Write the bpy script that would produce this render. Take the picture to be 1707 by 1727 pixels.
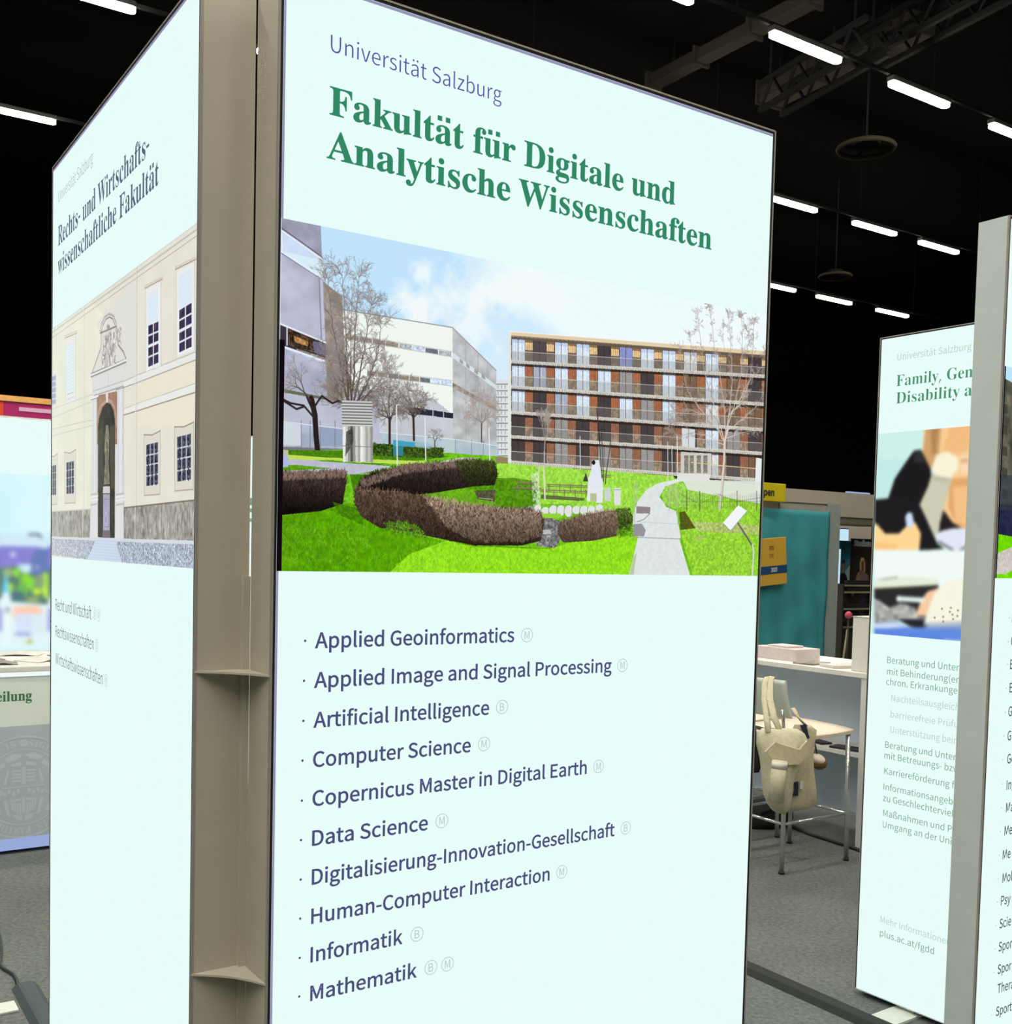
import bpy, bmesh, math, random, os
import numpy as np
from mathutils import Vector, Matrix

scene = bpy.context.scene
for _o in list(bpy.data.objects):
    bpy.data.objects.remove(_o)
COL = scene.collection
PI = math.pi

# ------------------------------------------------------------------ camera
IMG_W, IMG_H = 1707.0, 1727.0
FOC, PITCH, ROLL = 1841.51, -0.0473085, 0.0239797
PCX, PCY = 853.5, 1016.40
EYE = 1.635                                    # camera height above the carpet
cp, sp = math.cos(PITCH), math.sin(PITCH)
FWD = np.array([0, cp, sp]); _U0 = np.array([0, -sp, cp]); _R0 = np.array([1.0, 0, 0])
_c, _s = math.cos(ROLL), math.sin(ROLL)
RIGHT = _c * _R0 + _s * _U0
UP = _c * _U0 - _s * _R0

cam_data = bpy.data.cameras.new('camera')
cam = bpy.data.objects.new('camera', cam_data); COL.objects.link(cam)
cam_data.sensor_fit = 'HORIZONTAL'; cam_data.sensor_width = 36.0
cam_data.lens = FOC * 36.0 / IMG_W
cam_data.shift_x = (IMG_W / 2 - PCX) / IMG_W
cam_data.shift_y = (PCY - IMG_H / 2) / IMG_W
cam_data.clip_start = 0.05; cam_data.clip_end = 200
_m = Matrix.Identity(4)
for i in range(3):
    _m[i][0] = RIGHT[i]; _m[i][1] = UP[i]; _m[i][2] = -FWD[i]
_m[2][3] = EYE
cam.matrix_world = _m
scene.camera = cam

# ------------------------------------------------------------------ world, exposure
world = bpy.data.worlds.new('hall_dark'); scene.world = world; world.use_nodes = True
world.node_tree.nodes['Background'].inputs[0].default_value = (0.003, 0.003, 0.003, 1)
vs = scene.view_settings
vs.view_transform = 'Standard'; vs.look = 'None'; vs.gamma = 1.0; vs.use_curve_mapping = False
vs.exposure = 0.0
LAMP_STRENGTH = 150.0
PANEL_STRENGTH = 1.0

# the hall grid: u runs along the tube lamps and the front of the big light box, w away from the viewer
TH = 0.591577
U2 = np.array([math.cos(TH), math.sin(TH)]); W2 = np.array([-U2[1], U2[0]])

def ray(x, y):
    return FWD + RIGHT * (x - PCX) / FOC - UP * (y - PCY) / FOC
def at_floor(x, y, z=0.0):
    d = ray(x, y); return d[:2] * ((z - EYE) / d[2])
def ab(P):
    return float(P[0] * U2[0] + P[1] * U2[1]), float(P[0] * W2[0] + P[1] * W2[1])
def hall(a, b, z=0.0):
    p = U2 * a + W2 * b
    return Vector((p[0], p[1], z))
def at_y(x, y, Y):
    d = ray(x, y); t = Y / d[1]; return Vector((d[0] * t, Y, d[2] * t + EYE))

class Plane:
    """an upright plane through P0 along the 2-D direction xdir; maps sight lines to (s, z) on it"""
    def __init__(self, P0, xdir):
        self.P0 = np.array(P0, float); self.x = np.array(xdir, float)
        self.n = np.array([-self.x[1], self.x[0]])
    def sz(self, x, y):
        d = ray(x, y); t = (self.P0 @ self.n) / (d[:2] @ self.n)
        return float((d[:2] * t - self.P0) @ self.x), float(d[2] * t + EYE)
    def szs(self, pts):
        return np.array([self.sz(*p) for p in pts])
def plane_b(b):                                 # local x = hall a
    return Plane(W2 * b, U2)
def plane_a(a):                                 # local x = -b (seen from -u side, left to right)
    return Plane(U2 * a, -W2)

# ------------------------------------------------------------------ materials
def lin(c):
    return tuple(((v / 255.0) / 12.92 if v / 255.0 <= 0.04045 else ((v / 255.0 + 0.055) / 1.055) ** 2.4) for v in c)

def mat(name, rgb, rough=0.6, metal=0.0, var=0.06, scale=40.0, bump=0.0, spec=0.5, stretch=None):
    m = bpy.data.materials.new(name); m.use_nodes = True
    nt = m.node_tree; b = nt.nodes['Principled BSDF']
    b.inputs['Roughness'].default_value = rough
    b.inputs['Metallic'].default_value = metal
    b.inputs['Specular IOR Level'].default_value = spec
    tc = nt.nodes.new('ShaderNodeTexCoord')
    mp = nt.nodes.new('ShaderNodeMapping')
    if stretch: mp.inputs['Scale'].default_value = stretch
    nz = nt.nodes.new('ShaderNodeTexNoise'); nz.inputs['Scale'].default_value = scale
    nz.inputs['Detail'].default_value = 5
    nt.links.new(tc.outputs['Object'], mp.inputs['Vector'])
    nt.links.new(mp.outputs['Vector'], nz.inputs['Vector'])
    r = nt.nodes.new('ShaderNodeValToRGB')
    r.color_ramp.elements[0].position = 0.3; r.color_ramp.elements[1].position = 0.7
    r.color_ramp.elements[0].color = tuple(max(0, v * (1 - var)) for v in rgb) + (1,)
    r.color_ramp.elements[1].color = tuple(min(1, v * (1 + var)) for v in rgb) + (1,)
    nt.links.new(nz.outputs['Fac'], r.inputs['Fac'])
    nt.links.new(r.outputs['Color'], b.inputs['Base Color'])
    if bump:
        bp = nt.nodes.new('ShaderNodeBump'); bp.inputs['Strength'].default_value = bump
        bp.inputs['Distance'].default_value = 0.004
        nt.links.new(nz.outputs['Fac'], bp.inputs['Height'])
        nt.links.new(bp.outputs['Normal'], b.inputs['Normal'])
    return m

def glow(name, rgb255, strength=1.0):
    m = bpy.data.materials.new(name); m.use_nodes = True
    nt = m.node_tree; nt.nodes.clear()
    e = nt.nodes.new('ShaderNodeEmission'); o = nt.nodes.new('ShaderNodeOutputMaterial')
    e.inputs['Color'].default_value = lin(rgb255) + (1,)
    e.inputs['Strength'].default_value = strength
    nt.links.new(e.outputs[0], o.inputs[0])
    return m

def print_mat(name, img, backlit=True):
    m = bpy.data.materials.new(name); m.use_nodes = True
    nt = m.node_tree
    uv = nt.nodes.new('ShaderNodeUVMap'); uv.uv_map = 'UVMap'
    t = nt.nodes.new('ShaderNodeTexImage'); t.image = img; t.extension = 'EXTEND'
    nt.links.new(uv.outputs[0], t.inputs['Vector'])
    if backlit:
        for n in [n for n in nt.nodes if n.type in ('BSDF_PRINCIPLED',)]: nt.nodes.remove(n)
        e = nt.nodes.new('ShaderNodeEmission'); e.inputs['Strength'].default_value = PANEL_STRENGTH
        nt.links.new(t.outputs['Color'], e.inputs['Color'])
        nt.links.new(e.outputs[0], nt.nodes['Material Output'].inputs[0])
    else:
        b = nt.nodes['Principled BSDF']; b.inputs['Roughness'].default_value = 0.5
        nt.links.new(t.outputs['Color'], b.inputs['Base Color'])
    return m

def carpet_mat():
    m = bpy.data.materials.new('grey_carpet'); m.use_nodes = True
    nt = m.node_tree; b = nt.nodes['Principled BSDF']
    b.inputs['Roughness'].default_value = 0.95; b.inputs['Specular IOR Level'].default_value = 0.1
    tc = nt.nodes.new('ShaderNodeTexCoord')
    n1 = nt.nodes.new('ShaderNodeTexNoise'); n1.inputs['Scale'].default_value = 55; n1.inputs['Detail'].default_value = 8; n1.inputs['Roughness'].default_value = 0.7
    n2 = nt.nodes.new('ShaderNodeTexNoise'); n2.inputs['Scale'].default_value = 2.2; n2.inputs['Detail'].default_value = 3
    r1 = nt.nodes.new('ShaderNodeValToRGB')
    r1.color_ramp.elements[0].position = 0.36; r1.color_ramp.elements[1].position = 0.66
    r1.color_ramp.elements[0].color = (0.096, 0.109, 0.104, 1); r1.color_ramp.elements[1].color = (0.188, 0.204, 0.193, 1)
    r2 = nt.nodes.new('ShaderNodeValToRGB')
    r2.color_ramp.elements[0].position = 0.35; r2.color_ramp.elements[1].position = 0.7
    r2.color_ramp.elements[0].color = (0.88, 0.88, 0.88, 1); r2.color_ramp.elements[1].color = (1.08, 1.08, 1.08, 1)
    mx = nt.nodes.new('ShaderNodeMixRGB'); mx.blend_type = 'MULTIPLY'; mx.inputs[0].default_value = 1
    nt.links.new(tc.outputs['Object'], n1.inputs['Vector']); nt.links.new(tc.outputs['Object'], n2.inputs['Vector'])
    nt.links.new(n1.outputs['Fac'], r1.inputs['Fac']); nt.links.new(n2.outputs['Fac'], r2.inputs['Fac'])
    nt.links.new(r1.outputs['Color'], mx.inputs[1]); nt.links.new(r2.outputs['Color'], mx.inputs[2])
    nt.links.new(mx.outputs['Color'], b.inputs['Base Color'])
    bp = nt.nodes.new('ShaderNodeBump'); bp.inputs['Strength'].default_value = 0.5; bp.inputs['Distance'].default_value = 0.004
    nt.links.new(n1.outputs['Fac'], bp.inputs['Height']); nt.links.new(bp.outputs['Normal'], b.inputs['Normal'])
    return m

M = {}
M['carpet'] = carpet_mat()
M['black_wall'] = mat('black_drape', (0.004, 0.004, 0.004), 1.0, spec=0.0)
M['tan'] = mat('taupe_metal', (0.56, 0.52, 0.43), 0.55, var=0.03, scale=14)
M['grey'] = mat('metal_cool_light', (0.60, 0.68, 0.675), 0.5, var=0.03, scale=14)  # same profiles as tan; the cooler light on them is put into this colour
M['lip'] = mat('profile_lip', (0.36, 0.33, 0.30), 0.5)
M['groove'] = mat('dark_groove', (0.012, 0.010, 0.012), 0.9)
M['face'] = glow('backlit_textile', (232, 253, 249), PANEL_STRENGTH)
M['edge_shade'] = glow('textile_edge_shade', (160, 158, 198), 0.85)  # shade and lens fringe at the textile rim, put into a dim lavender glow
M['edge_shade_dark'] = glow('dark_print_edge_shade', (26, 14, 26), 0.6)  # dark print at the rim, with the edge shade put into its colour
M['foot'] = mat('white_steel', (0.62, 0.66, 0.60), 0.45)
M['ramp'] = mat('dark_rubber', (0.028, 0.034, 0.031), 0.7, spec=0.15)
M['ramp_grey'] = mat('grey_rubber', (0.060, 0.080, 0.085), 0.6, spec=0.2)
M['cable'] = mat('black_cable', (0.018, 0.024, 0.024), 0.5)
M['white'] = mat('white_laminate', (0.70, 0.69, 0.66), 0.5, var=0.02)
M['white_cool_lit'] = mat('white_laminate_cool_light', (0.66, 0.75, 0.88), 0.55, var=0.03, scale=6)  # white laminate with the light boxes' cool light tinted into it
M['cream'] = mat('cream_seat_plastic', (0.66, 0.57, 0.46), 0.45, var=0.03)
M['chrome'] = mat('chrome', (0.66, 0.70, 0.70), 0.22, 0.75, var=0.02)
M['silver'] = mat('satin_steel', (0.50, 0.53, 0.53), 0.38, 0.7, var=0.03)
M['canvas'] = mat('beige_canvas', (0.54, 0.51, 0.36), 0.9, var=0.10, scale=60, bump=0.25)
M['canvas_tan'] = mat('tan_canvas', (0.52, 0.45, 0.31), 0.9, var=0.10, scale=60, bump=0.25)
M['navy'] = mat('navy_label', (0.012, 0.013, 0.035), 0.7)
M['black'] = mat('black_plastic', (0.012, 0.012, 0.013), 0.5)
M['black_cloth'] = mat('black_cloth', (0.014, 0.016, 0.018), 0.85, var=0.3, scale=20, bump=0.4)
M['brown'] = mat('brown_leather', (0.16, 0.075, 0.018), 0.6)
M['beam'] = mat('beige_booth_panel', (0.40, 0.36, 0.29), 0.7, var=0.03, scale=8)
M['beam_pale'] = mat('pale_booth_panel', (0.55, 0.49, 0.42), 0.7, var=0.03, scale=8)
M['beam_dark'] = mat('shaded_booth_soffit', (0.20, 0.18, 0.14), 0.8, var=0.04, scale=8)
M['post'] = mat('grey_green_post', (0.28, 0.33, 0.30), 0.6, var=0.04, scale=10)
M['teal'] = mat('teal_cloth', (0.036, 0.27, 0.31), 0.85, var=0.16, scale=3.0, bump=0.1)
M['yellow'] = mat('yellow_sign', (0.56, 0.46, 0.004), 0.6, var=0.03)
M['ochre'] = mat('ochre_board', (0.56, 0.335, 0.035), 0.6, var=0.04)
M['blue_band'] = mat('dark_blue_print', (0.008, 0.055, 0.155), 0.6)
M['ink'] = mat('dark_ink', (0.03, 0.03, 0.02), 0.7)
M['ink_olive'] = mat('olive_ink', (0.20, 0.13, 0.02), 0.7)
M['ink_white'] = mat('pale_ink', (0.42, 0.44, 0.46), 0.7)
M['paper'] = mat('paper', (0.62, 0.60, 0.54), 0.7)
M['paper_dark'] = mat('printed_paper', (0.24, 0.22, 0.19), 0.7, var=0.5, scale=16)
M['pinkpaper'] = mat('pale_pink_paper', (0.62, 0.54, 0.53), 0.7)
M['counter'] = mat('counter_white', (0.72, 0.79, 0.75), 0.6, var=0.02, scale=3)
M['counter_band'] = mat('counter_slate_print', (0.42, 0.50, 0.57), 0.6, var=0.02, scale=3)
M['emblem'] = mat('emblem_pale_print', (0.50, 0.59, 0.63), 0.6, var=0.02)
M['green_ink'] = mat('green_ink', (0.030, 0.20, 0.075), 0.6)
M['magenta'] = mat('magenta_gloss', (0.40, 0.013, 0.13), 0.25)
M['orange_wood'] = mat('orange_timber', (0.75, 0.38, 0.11), 0.5)
M['red'] = mat('red_orange_gloss', (0.70, 0.055, 0.008), 0.3)
M['steel_dark'] = mat('dark_truss', (0.012, 0.012, 0.012), 0.9, spec=0.0)
M['duct'] = mat('grey_duct', (0.030, 0.027, 0.023), 0.9, spec=0.0)
M['housing'] = mat('lamp_housing', (0.05, 0.05, 0.05), 0.6)
M['lamp'] = glow('lamp_diffuser', (255, 249, 234), LAMP_STRENGTH)
M['ring'] = mat('dull_brass_ring', (0.035, 0.030, 0.020), 0.9, spec=0.0)
M['led_white'] = glow('white_led_strip', (240, 252, 250), 1.0)
M['led_blue'] = glow('bluish_led_strip', (172, 194, 246), 0.75)
M['streak_pink'] = glow('pinkish_reflection_streak', (238, 190, 205), 0.8)  # streak of reflected tube light, painted as a glow
M['screen'] = glow('lit_screen', (205, 238, 255), 0.9)
M['rack'] = mat('dark_rack', (0.035, 0.030, 0.024), 0.6)
M['rail'] = mat('brass_rail', (0.34, 0.29, 0.20), 0.5)

# ------------------------------------------------------------------ object helpers
def obj(name, me_or_bm, material, parent=None):
    if isinstance(me_or_bm, bmesh.types.BMesh):
        me = bpy.data.meshes.new(name); me_or_bm.normal_update(); me_or_bm.to_mesh(me); me_or_bm.free()
    else:
        me = me_or_bm
    o = bpy.data.objects.new(name, me); COL.objects.link(o)
    if material is not None:
        for mm in (material if isinstance(material, (list, tuple)) else [material]):
            me.materials.append(mm)
    if parent is not None: o.parent = parent
    return o

def tag(o, label=None, cat=None, group=None, kind=None):
    if label: o['label'] = label
    if cat: o['category'] = cat
    if group: o['group'] = group
    if kind: o['kind'] = kind
    return o

def thing(name, label, cat, loc=(0, 0, 0), rz=0.0, group=None):
    o = bpy.data.objects.new(name, None); COL.objects.link(o)
    o.location = loc; o.rotation_euler = (0, 0, rz); o.empty_display_size = 0.1
    return tag(o, label, cat, group)

def copy_thing(root, loc, rz, label, group=None):
    r = root.copy(); COL.objects.link(r); r.location = loc; r.rotation_euler = (0, 0, rz)
    r['label'] = label
    if group: r['group'] = group
    for ch in list(root.children):
        c = ch.copy(); COL.objects.link(c); c.parent = r
        for g in list(ch.children):
            d = g.copy(); COL.objects.link(d); d.parent = c
    return r

def add_box(bm, x0, x1, y0, y1, z0, z1, bevel=0.0):
    vs_ = [bm.verts.new(p) for p in ((x0, y0, z0), (x1, y0, z0), (x1, y1, z0), (x0, y1, z0), (x0, y0, z1), (x1, y0, z1), (x1, y1, z1), (x0, y1, z1))]
    fs = [bm.faces.new([vs_[i] for i in f]) for f in ((0, 3, 2, 1), (4, 5, 6, 7), (0, 1, 5, 4), (1, 2, 6, 5), (2, 3, 7, 6), (3, 0, 4, 7))]
    if bevel:
        es = set(e for f in fs for e in f.edges)
        bmesh.ops.bevel(bm, geom=list(es), offset=bevel, segments=2, profile=0.5, affect='EDGES')
    return bm
def box_bm(*a, **k):
    return add_box(bmesh.new(), *a, **k)

def boxes(name, specs, material, parent, bevel=0.0):
    """one part for each box"""
    for s in specs: o = obj(name, box_bm(*s, bevel=bevel), material, parent)
    return o

def add_prism(bm, pts, y0, y1):
    """outline in (x, z), given depth in y"""
    a = [bm.verts.new((p[0], y0, p[1])) for p in pts]; b = [bm.verts.new((p[0], y1, p[1])) for p in pts]
    n = len(pts)
    try:
        bm.faces.new(a); bm.faces.new(b[::-1])
        for i in range(n):
            bm.faces.new([a[i], b[i], b[(i + 1) % n], a[(i + 1) % n]])
    except ValueError:
        pass
    bmesh.ops.recalc_face_normals(bm, faces=bm.faces)
    return bm
def add_slab(bm, pts, z0, z1):
    a = [bm.verts.new((p[0], p[1], z0)) for p in pts]; b = [bm.verts.new((p[0], p[1], z1)) for p in pts]
    n = len(pts)
    bm.faces.new(a); bm.faces.new(b[::-1])
    for i in range(n):
        bm.faces.new([a[i], b[i], b[(i + 1) % n], a[(i + 1) % n]])
    bmesh.ops.recalc_face_normals(bm, faces=bm.faces)
    return bm

def add_tube(bm, pts, r, seg=10, caps=True, rx=None):
    pts = [Vector(p) for p in pts]; rings = []
    n = len(pts)
    for i, p in enumerate(pts):
        t = (pts[min(i + 1, n - 1)] - pts[max(i - 1, 0)]).normalized()
        ref = Vector((0, 0, 1)) if abs(t.z) < 0.9 else Vector((1, 0, 0))
        s = t.cross(ref).normalized(); q = s.cross(t).normalized()
        rr = r[i] if isinstance(r, (list, tuple)) else r
        rq = rx if rx else rr
        rings.append([bm.verts.new(p + s * rr * math.cos(2 * PI * k / seg) + q * (rq if rx else rr) * math.sin(2 * PI * k / seg)) for k in range(seg)])
    for i in range(n - 1):
        for k in range(seg):
            f = bm.faces.new([rings[i][k], rings[i][(k + 1) % seg], rings[i + 1][(k + 1) % seg], rings[i + 1][k]]); f.smooth = True
    if caps:
        bm.faces.new(rings[0][::-1]); bm.faces.new(rings[-1])
    return bm
def tube_bm(*a, **k):
    return add_tube(bmesh.new(), *a, **k)

def loft_bm(rows, seg=24, seed=1, fold=0.0):
    """closed soft body: rows of (centre x, centre y, z, half width, half depth), bottom to top"""
    rnd = random.Random(seed); bm = bmesh.new(); rings = []
    ph = [rnd.uniform(0, 6.28) for _ in range(6)]
    for i, (cx, cy, z, hw, hd) in enumerate(rows):
        ring = []
        for k in range(seg):
            a = 2 * PI * k / seg
            f = 1 + fold * (math.sin(5 * a + ph[0] + i * 0.25) * 0.6 + math.sin(9 * a + ph[1] - i * 0.4) * 0.4)
            ca, sa = math.cos(a), math.sin(a)
            ca = math.copysign(abs(ca) ** 0.75, ca)
            ring.append(bm.verts.new((cx + hw * ca * (1 if abs(ca) > .9 else f), cy + hd * sa * f, z)))
        rings.append(ring)
    for i in range(len(rows) - 1):
        for k in range(seg):
            f = bm.faces.new([rings[i][k], rings[i][(k + 1) % seg], rings[i + 1][(k + 1) % seg], rings[i + 1][k]]); f.smooth = True
    bm.faces.new(rings[0][::-1]); bm.faces.new(rings[-1])
    return bm

def quad_me(name, x0, x1, z0, z1, y):
    """upright picture sheet with UVs, facing -y"""
    me = bpy.data.meshes.new(name)
    me.from_pydata([(x0, y, z0), (x1, y, z0), (x1, y, z1), (x0, y, z1)], [], [(0, 1, 2, 3)])
    uv = me.uv_layers.new(name='UVMap')
    for i, c in enumerate(((0, 0), (1, 0), (1, 1), (0, 1))): uv.data[i].uv = c
    return me

# ------------------------------------------------------------------ lettering
_fd = bpy.utils.system_resource('DATAFILES', path='fonts') or ''
def _font(fn):
    p = os.path.join(_fd, fn)
    try:
        return bpy.data.fonts.load(p) if os.path.exists(p) else None
    except Exception:
        return None
SANS = _font('Noto Sans CJK Regular.woff2') or _font('Inter.woff2')
SERIF = _font('NotoSansMath-Regular.woff2')
UML = {'ä': 'a', 'ö': 'o', 'ü': 'u'}

def _bold(t):
    o = ''
    for c in t:
        if 'A' <= c <= 'Z': o += chr(0x1D400 + ord(c) - 65)
        elif 'a' <= c <= 'z': o += chr(0x1D41A + ord(c) - 97)
        elif '0' <= c <= '9': o += chr(0x1D7CE + ord(c) - 48)
        else: o += c
    return o

def _raw(text, font, weight):
    c = bpy.data.curves.new('lettering_curve', 'FONT'); c.body = text
    if font: c.font = font
    c.offset = weight; c.resolution_u = 4
    o = bpy.data.objects.new('lettering_curve', c); COL.objects.link(o)
    bpy.context.view_layer.update()
    me = bpy.data.meshes.new_from_object(o.evaluated_get(bpy.context.evaluated_depsgraph_get()))
    V = np.array([v.co[:2] for v in me.vertices]).reshape(-1, 2); Fc = [tuple(p.vertices) for p in me.polygons]
    bpy.data.objects.remove(o); bpy.data.curves.remove(c); bpy.data.meshes.remove(me)
    return V, Fc
_cap = {}
def glyphs(text, style, weight=0.0):
    """vertices (cap height 1) and faces of a line of text; style 'sans' or 'serif'"""
    font = SANS if style == 'sans' else SERIF
    if (style, weight) not in _cap:
        V, _ = _raw('H' if (style == 'sans' or not font) else _bold('H'), font, weight)
        _cap[style, weight] = (V[:, 1].max() - V[:, 1].min(), V[:, 1].min())
    h, z0 = _cap[style, weight]
    if style == 'serif' and font:
        base = ''.join(UML.get(c, c) for c in text)
        V, Fc = _raw(_bold(base), font, weight)
        V = list(map(tuple, V))
        for i, c in enumerate(text):
            if c in UML:
                r = _raw(_bold(base[:i + 1]), font, weight)[0][:, 0].max()
                l = (_raw(_bold(base[:i]), font, weight)[0][:, 0].max() + 0.05 * h) if i else 0
                m = (l + r) / 2 - 0.01 * h
                for dx in (-0.17 * h, 0.17 * h):
                    q = len(V); s = 0.095 * h; zc = 0.93 * h
                    V += [(m + dx - s, zc - s), (m + dx + s, zc - s), (m + dx + s, zc + s), (m + dx - s, zc + s)]
                    Fc.append((q, q + 1, q + 2, q + 3))
        V = np.array(V)
    else:
        V, Fc = _raw(text, font, weight)
    V = V.copy(); V[:, 1] = (V[:, 1] - z0) / h; V[:, 0] /= h
    return V, Fc

def lettering(name, parent, plane, items, style, material, cap, y=-0.0016, weight=0.0):
    """items: (text, left pixel of the baseline, right pixel of the baseline[, text that ends at that pixel])"""
    last = None
    for it in items:
        AV, AF = [], []
        text, pl, pr = it[:3]; ref = it[3] if len(it) > 3 else text
        V, Fc = glyphs(text, style, weight)
        R = V if ref == text else glyphs(ref, style, weight)[0]
        s0, za = plane.sz(*pl); s1, zb = plane.sz(*pr)
        k = (s1 - s0) / (R[:, 0].max() - V[:, 0].min()); z = (za + zb) / 2
        q = len(AV)
        AV += [(s0 + (x - V[:, 0].min()) * k, y, z + zz * cap) for x, zz in V]
        AF += [tuple(i + q for i in f) for f in Fc]
        me = bpy.data.meshes.new(name); me.from_pydata(AV, [], AF)
        last = obj(name, me, material, parent)
    return last

def ring_geo(AV, AF, cx, cz, r0, r1, y, n=48):
    q = len(AV)
    for k in range(n):
        a = 2 * PI * k / n
        AV += [(cx + r0 * math.cos(a), y, cz + r0 * math.sin(a)), (cx + r1 * math.cos(a), y, cz + r1 * math.sin(a))]
    for k in range(n):
        i, j = q + 2 * k, q + 2 * ((k + 1) % n)
        AF.append((i, i + 1, j + 1, j))
def disc_geo(AV, AF, cx, cz, r, y, n=20):
    q = len(AV)
    AV += [(cx + r * math.cos(2 * PI * k / n), y, cz + r * math.sin(2 * PI * k / n)) for k in range(n)]
    AF.append(tuple(range(q, q + n)))

def badges(name, parent, plane, items, material, r=0.0118, y=-0.0016):
    for ch, px in items:
        AV, AF = [], []
        s, z = plane.sz(*px)
        ring_geo(AV, AF, s, z, r * 0.90, r * 1.0, y)
        V, Fc = glyphs(ch, 'sans', 0.0)
        h = r * 1.12; w = (V[:, 0].max() - V[:, 0].min())
        q = len(AV); c = (V[:, 0].max() + V[:, 0].min()) / 2
        AV += [(s + (x - c) * h * 0.92, y, z - h / 2 + zz * h) for x, zz in V]
        AF += [tuple(i + q for i in f) for f in Fc]
        me = bpy.data.meshes.new(name); me.from_pydata(AV, [], AF)
        obj(name, me, material, parent)

def bullets(name, parent, plane, pts, material, r, y=-0.0016):
    for p in pts:
        AV, AF = [], []
        s, z = plane.sz(*p); disc_geo(AV, AF, s, z, r, y, 12)
        me = bpy.data.meshes.new(name); me.from_pydata(AV, [], AF)
        obj(name, me, material, parent)

# ------------------------------------------------------------------ prints: pictures painted in code, sheet by sheet
RNG = np.random.default_rng(7)
def vnoise(h, w, cell, seed):
    r = np.random.default_rng(seed)
    gh, gw = int(h / cell) + 3, int(w / cell) + 3
    g = r.random((gh, gw))
    y = np.arange(h) / cell; x = np.arange(w) / cell
    yi = y.astype(int); xi = x.astype(int); fy = (y - yi)[:, None]; fx = (x - xi)[None]
    fy = fy * fy * (3 - 2 * fy); fx = fx * fx * (3 - 2 * fx)
    a = g[yi][:, xi]; b = g[yi][:, xi + 1]; c = g[yi + 1][:, xi]; d = g[yi + 1][:, xi + 1]
    return (a * (1 - fx) + b * fx) * (1 - fy) + (c * (1 - fx) + d * fx) * fy
def fbm(h, w, cell, seed, octs=4):
    o = np.zeros((h, w)); amp = 1; tot = 0
    for k in range(octs):
        o += amp * vnoise(h, w, max(1.5, cell / 2 ** k), seed + k); tot += amp; amp *= 0.55
    return o / tot

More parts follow.
